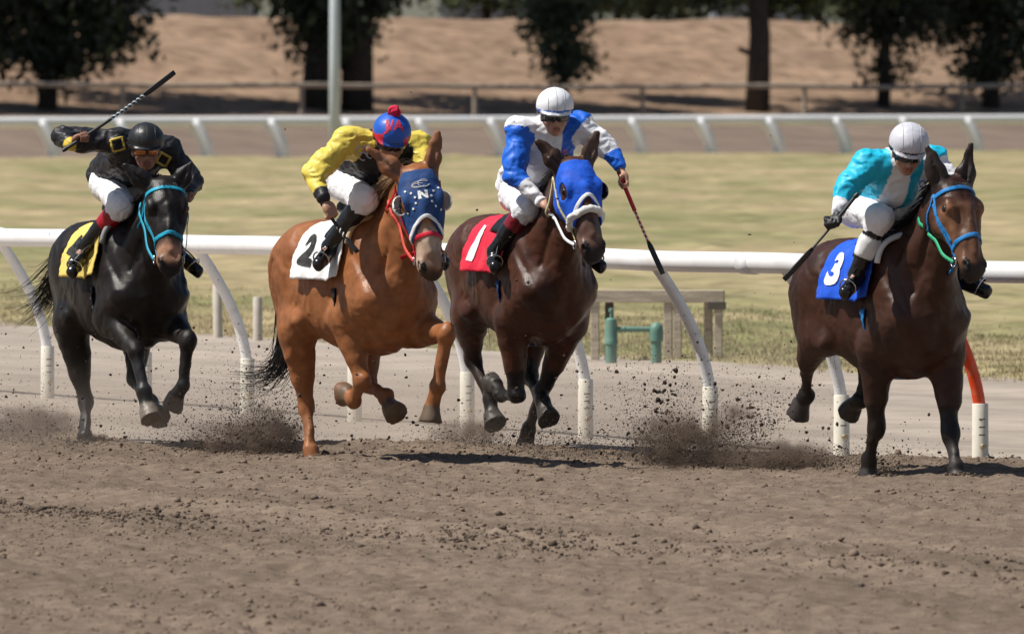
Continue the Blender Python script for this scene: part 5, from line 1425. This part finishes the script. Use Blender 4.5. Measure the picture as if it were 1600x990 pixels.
build_bridle(HORSES[4], 'blue nylon bridle with green rein on the leading dark brown horse', C_BRT, (C_GREEN, C_BRT), hands(4), second=True)

# ------------------------------------------------------------------ clods on the track, flying dirt, dust
_t = (1 + 5**.5)/2
ICO_V = A([(-1,_t,0),(1,_t,0),(-1,-_t,0),(1,-_t,0),(0,-1,_t),(0,1,_t),(0,-1,-_t),(0,1,-_t),(_t,0,-1),(_t,0,1),(-_t,0,-1),(-_t,0,1)]) / 1.9
ICO_F = A([(0,11,5),(0,5,1),(0,1,7),(0,7,10),(0,10,11),(1,5,9),(5,11,4),(11,10,2),(10,7,6),(7,1,8),(3,9,4),(3,4,2),(3,2,6),(3,6,8),(3,8,9),(4,9,5),(2,4,11),(6,2,10),(8,6,7),(9,8,1)])
OCT_V = A([(1,0,0),(-1,0,0),(0,1,0),(0,-1,0),(0,0,1),(0,0,-1)], float)
OCT_F = A([(0,2,4),(2,1,4),(1,3,4),(3,0,4),(2,0,5),(1,2,5),(3,1,5),(0,3,5)])
TET_V = A([(1,0,-.5),(-.5,.87,-.5),(-.5,-.87,-.5),(0,0,.9)], float); TET_F = A([(0,1,3),(1,2,3),(2,0,3),(0,2,1)])
def lumps(P, size, r, flat=.75, split=.0070, tiny=.0030):
    """irregular clods; the larger ones rounder and lumpier"""
    big = size > split; V = []; F_ = []; b0 = 0
    tn = size < tiny
    for k, B, f in ((big, ICO_V, ICO_F), (~big & ~tn, OCT_V, OCT_F), (tn, TET_V, TET_F)):
        n = int(k.sum()); m = len(B)
        if not n: continue
        v = B[None] * (1 + r.uniform(-.3, .3, (n, m, 1))) + r.normal(0, .10, (n, m, 3))
        v *= 1 + r.uniform(-.3, .3, (n, 1, 3)); v[:, :, 2] *= flat
        an = r.uniform(0, 6.283, n); c, s_ = np.cos(an)[:, None], np.sin(an)[:, None]
        v = np.stack([v[:,:,0]*c - v[:,:,1]*s_, v[:,:,0]*s_ + v[:,:,1]*c, v[:,:,2]], -1) * size[k][:, None, None] + P[k][:, None]
        V.append(v.reshape(-1, 3)); F_.append((np.arange(n)[:, None, None]*m + f[None]).reshape(-1, 3) + b0); b0 += n*m
    return np.concatenate(V), np.concatenate(F_)
r = np.random.default_rng(21)
n = 50000
y = r.uniform(40, 66, n); x = r.uniform(-1, 1, n) * (.052*y + .6)
k = (vv(x, y) < edge1(x, y) + .1) & (r.random(n) < .35 + .65*(noise3(x*.9, y*.35, 0*x, 91) > -.1))
x, y = x[k], y[k]
n2 = 5000; u_ = r.uniform(-2.9, 3.6, n2); y2 = 61.5 - .70*u_ + r.normal(-.35, .5, n2); x = np.concatenate([x, u_]); y = np.concatenate([y, y2])
sz = np.clip(.0038 * np.exp(r.normal(0, .6, len(x))), .002, .026); z = track_z(x, y)
v, f = lumps(np.stack([x, y, z + sz*.15], 1), sz, r)
tag(mesh_obj('dirt_clods', v, f, mat('track_clod', (.185,.138,.102), .95, .4, 9, bump=.4, spec=.1), smooth=False), 'loose dirt clods scattered over the racetrack', 'dirt', kind='stuff')

# the fine grit between them: tiny four-sided crumbs
n = 80000
y = r.uniform(41, 65, n); x = r.uniform(-1, 1, n) * (.052*y + .4); k = vv(x, y) < edge1(x, y); x, y = x[k], y[k]; n = len(x)
sz = np.clip(.0032 * np.exp(r.normal(0, .35, n)), .0018, .008); z = track_z(x, y)
b = A([(1,0,-.3),(0,1,-.3),(-1,0,-.3),(0,-1,-.3),(.1,.1,.9)])[None] * (1 + r.uniform(-.4, .4, (n, 5, 3))) * sz[:, None, None] + np.stack([x, y, z], 1)[:, None]
f = (np.arange(n)[:, None, None]*5 + A([(0,1,4),(1,2,4),(2,3,4),(3,0,4)])[None]).reshape(-1, 3)
tag(mesh_obj('dirt_crumbs', b.reshape(-1, 3), f, mat('track_crumb', (.135,.102,.079), .95, .45, 5, spec=.1), smooth=False), 'fine dark crumbs of soil covering the racetrack', 'dirt', kind='stuff')
# a streak of darker clods across the foreground, and heaps where hooves have dug in
n = 6000; x = r.uniform(-3.2, 3.0, n); y = 48.97 - 1.333*x + r.normal(0, .75, n)*(1 + .6*noise3(x*2, 0*x, 0*x, 93)); k = r.random(n) < .25 + .75*(noise3(x*1.6, 0*x, 0*x, 94) > -.2)
x, y = x[k], y[k]
for hx, hy, hn in ((-2.58,62.83,240),(-1.13,60.15,240),(.08,61.97,260),(2.0,57.7,420),(2.50,57.05,160)):
    x = np.concatenate([x, hx + r.normal(0, .075, hn)]); y = np.concatenate([y, hy + r.normal(-.05, .10, hn)])
sz = np.clip(.0050 * np.exp(r.normal(0, .5, len(x))), .003, .022); zz = track_z(x, y) + r.random(len(x))*.012
v, f = lumps(np.stack([x, y, zz], 1), sz, r)
tag(mesh_obj('dark_clods', v, f, mat('dark_track_clod', (.115,.086,.066), .95, .4, 9, spec=.1), smooth=False), 'dark clods in a streak and round the planted hooves', 'dirt', kind='stuff')

# plumes thrown up by the hooves: (x, y, spread x, spread y, height, count, lean x)
PLUMES = [(-2.98,63.6,.16,.35,.15,3600,-.05),(-1.72,61.2,.12,.35,.17,3000,-.05),(-1.47,60.9,.13,.30,.30,6400,-.10),(.92,59.6,.12,.35,.34,5200,.0),(1.10,59.4,.10,.35,.30,5000,.24),(1.50,58.9,.20,.30,.10,3800,.02),(-.30,62.2,.16,.4,.10,1500,0),(.45,60.6,.30,.4,.15,2600,0),(-2.6,62.6,.3,.4,.10,700,0),(2.06,57.9,.08,.12,.08,900,0),(.10,61.3,.12,.2,.07,1200,0)]
P = []; S_ = []
for (px, py, sx, sy, hh, cnt, lean) in PLUMES:
    cnt = int(cnt * 3.6); z = np.abs(r.normal(0, 1, cnt))**1.25 * hh * .62; k_ = 1 + 1.0*z/hh
    lump = r.normal(0, .35, (14, 3)); li = r.integers(0, 14, cnt)
    P.append(np.stack([px + (r.normal(0, .62, cnt) + lump[li, 0]*1.5)*sx*k_ + lean*z/hh, py + r.normal(0, sy, cnt), np.maximum(z*(1 + .5*lump[li, 2]), 0) + .004], 1)); S_.append(np.clip(.0016*np.exp(r.normal(0, .55, cnt)), .0008, .012))
# coarse clods further out
for (x0, x1, y0, y1, zm, cnt) in ((-3.6,-1.2,59.5,63.5,.75,420),(-3.6,-2.4,60,63,1.6,60),(-1.6,1.6,58.5,61.5,.55,560),(.3,1.9,58.2,60,.62,420),(-.9,.4,58,61,1.1,70),(1.6,2.6,57.5,59,.30,50),(-3.2,2.4,58,62,2.3,60)):
    z = r.random(cnt)**1.6*zm
    P.append(np.stack([r.uniform(x0, x1, cnt), r.uniform(y0, y1, cnt), z + .01], 1)); S_.append(np.clip(.0040*np.exp(r.normal(0, .5, cnt)), .0015, .013))
for (cx, cz, cnt, sz_) in ((.88,.36,26,.012),(.95,.46,10,.010),(1.30,.34,22,.009),(1.42,.27,14,.008),(-1.3,.30,12,.009),(-.36,.33,7,.010)):
    P.append(np.stack([r.normal(cx, .06, cnt), r.normal(59.4, .2, cnt), np.abs(r.normal(cz, .06, cnt))], 1)); S_.append(np.clip(.75*sz_*np.exp(r.normal(0, .5, cnt)), .003, .017))
cnt = 9000; z = r.random(cnt)**1.8*.62; P.append(np.stack([r.uniform(-3.7, 1.9, cnt), r.uniform(58.6, 63.5, cnt), z + .005], 1)); S_.append(np.clip(.0016*np.exp(r.normal(0, .35, cnt)), .001, .005))
P = np.concatenate(P); S_ = np.concatenate(S_)
v, f = lumps(P, S_, r, .9)
tag(mesh_obj('flying_dirt', v, f, mat('damp_clod', (.060,.045,.036), .95, .35, 12, spec=.1), smooth=False), 'dark dirt and clods flying up behind the hooves', 'dirt', kind='stuff')

def dust_volume(name, c, half, dens, scale, label, soft=1.0, thr=.42, flatz=False, col=(.28,.215,.17)):
    m = bpy.data.materials.new(name); m.use_nodes = True; nt = m.node_tree; L = nt.links
    nt.nodes.remove(nt.nodes['Principled BSDF'])
    pv = N(nt, 'ShaderNodeVolumePrincipled'); pv.inputs['Color'].default_value = (*col, 1); pv.inputs['Anisotropy'].default_value = .25
    L.new(pv.outputs[0], nt.nodes['Material Output'].inputs['Volume'])
    tc = N(nt, 'ShaderNodeTexCoord')
    mp = N(nt, 'ShaderNodeVectorMath', operation='DIVIDE'); mp.inputs[1].default_value = half; L.new(tc.outputs['Object'], mp.inputs[0])
    if flatz:   # thick near the ground, thinning upwards and towards the sides
        sp = N(nt, 'ShaderNodeSeparateXYZ'); L.new(mp.outputs[0], sp.inputs[0])
        g = N(nt, 'ShaderNodeMapRange', interpolation_type='SMOOTHERSTEP'); g.inputs[1].default_value = 1; g.inputs[2].default_value = -1; L.new(sp.outputs[2], g.inputs[0])
        ab = N(nt, 'ShaderNodeMath', operation='ABSOLUTE'); L.new(sp.outputs[0], ab.inputs[0])
        g2 = N(nt, 'ShaderNodeMapRange', interpolation_type='SMOOTHSTEP'); g2.inputs[1].default_value = 1; g2.inputs[2].default_value = .55; L.new(ab.outputs[0], g2.inputs[0])
        mu = N(nt, 'ShaderNodeMath', operation='MULTIPLY'); L.new(g.outputs[0], mu.inputs[0]); L.new(g2.outputs[0], mu.inputs[1]); shape = mu.outputs[0]
    else:
        ln = N(nt, 'ShaderNodeVectorMath', operation='LENGTH'); L.new(mp.outputs[0], ln.inputs[0])
        g = N(nt, 'ShaderNodeMapRange', interpolation_type='SMOOTHSTEP'); g.inputs[1].default_value = 1; g.inputs[2].default_value = .15; L.new(ln.outputs['Value'], g.inputs[0]); shape = g.outputs[0]
    no = N(nt, 'ShaderNodeTexNoise'); no.inputs['Scale'].default_value = scale; no.inputs['Detail'].default_value = 4; L.new(tc.outputs['Object'], no.inputs['Vector'])
    r_ = N(nt, 'ShaderNodeMapRange'); r_.inputs[1].default_value = thr; r_.inputs[2].default_value = thr + .22; L.new(no.outputs[0], r_.inputs[0])
    a = N(nt, 'ShaderNodeMath', operation='MULTIPLY'); L.new(shape, a.inputs[0]); L.new(r_.outputs[0], a.inputs[1])
    b = N(nt, 'ShaderNodeMath', operation='MULTIPLY'); L.new(a.outputs[0], b.inputs[0]); b.inputs[1].default_value = dens
    L.new(b.outputs[0], pv.inputs['Density'])
    o = MB().box(tuple(-A(half)), tuple(half)).build('dust_cloud', m, None); o.location = c
    tag(o, label, 'dust', kind='stuff'); return o
dust_volume('dust_left', (-2.98,63.6,.08), (.40,.5,.17), 20, 11, 'brown dust puff behind the black horse', thr=.45)
dust_volume('dust_mid', (-1.70,61.2,.08), (.30,.4,.16), 14, 11, 'thin brown dust puff between the black and chestnut horses', thr=.45)
dust_volume('dust_tail', (-1.44,60.9,.10), (.26,.4,.22), 26, 11, 'dense brown dust plume behind the chestnut horse', thr=.45)
dust_volume('dust_right', (.98,59.5,.12), (.36,.4,.24), 26, 10, 'tall brown dust plume behind the leading horse', thr=.45)
dust_volume('dust_low', (1.50,58.9,.06), (.44,.4,.13), 24, 11, 'low brown dust trail closest to the leading horse', thr=.45)
dust_volume('dust_wisp', (1.26,59.3,.27), (.20,.3,.13), 12, 10, 'slanting wisp of dust above the low trail', thr=.45)
dust_volume('dust_bay', (-.28,62.2,.07), (.30,.5,.13), 14, 11, 'thin dust puff beside the dark bay horse', thr=.45)
dust_volume('dust_haze', (-1.0,64.5,.30), (3.6,3.0,.34), .20, 1.3, 'thin dusty haze hanging over the track before the rail', thr=.25, flatz=True, col=(.62,.53,.45))
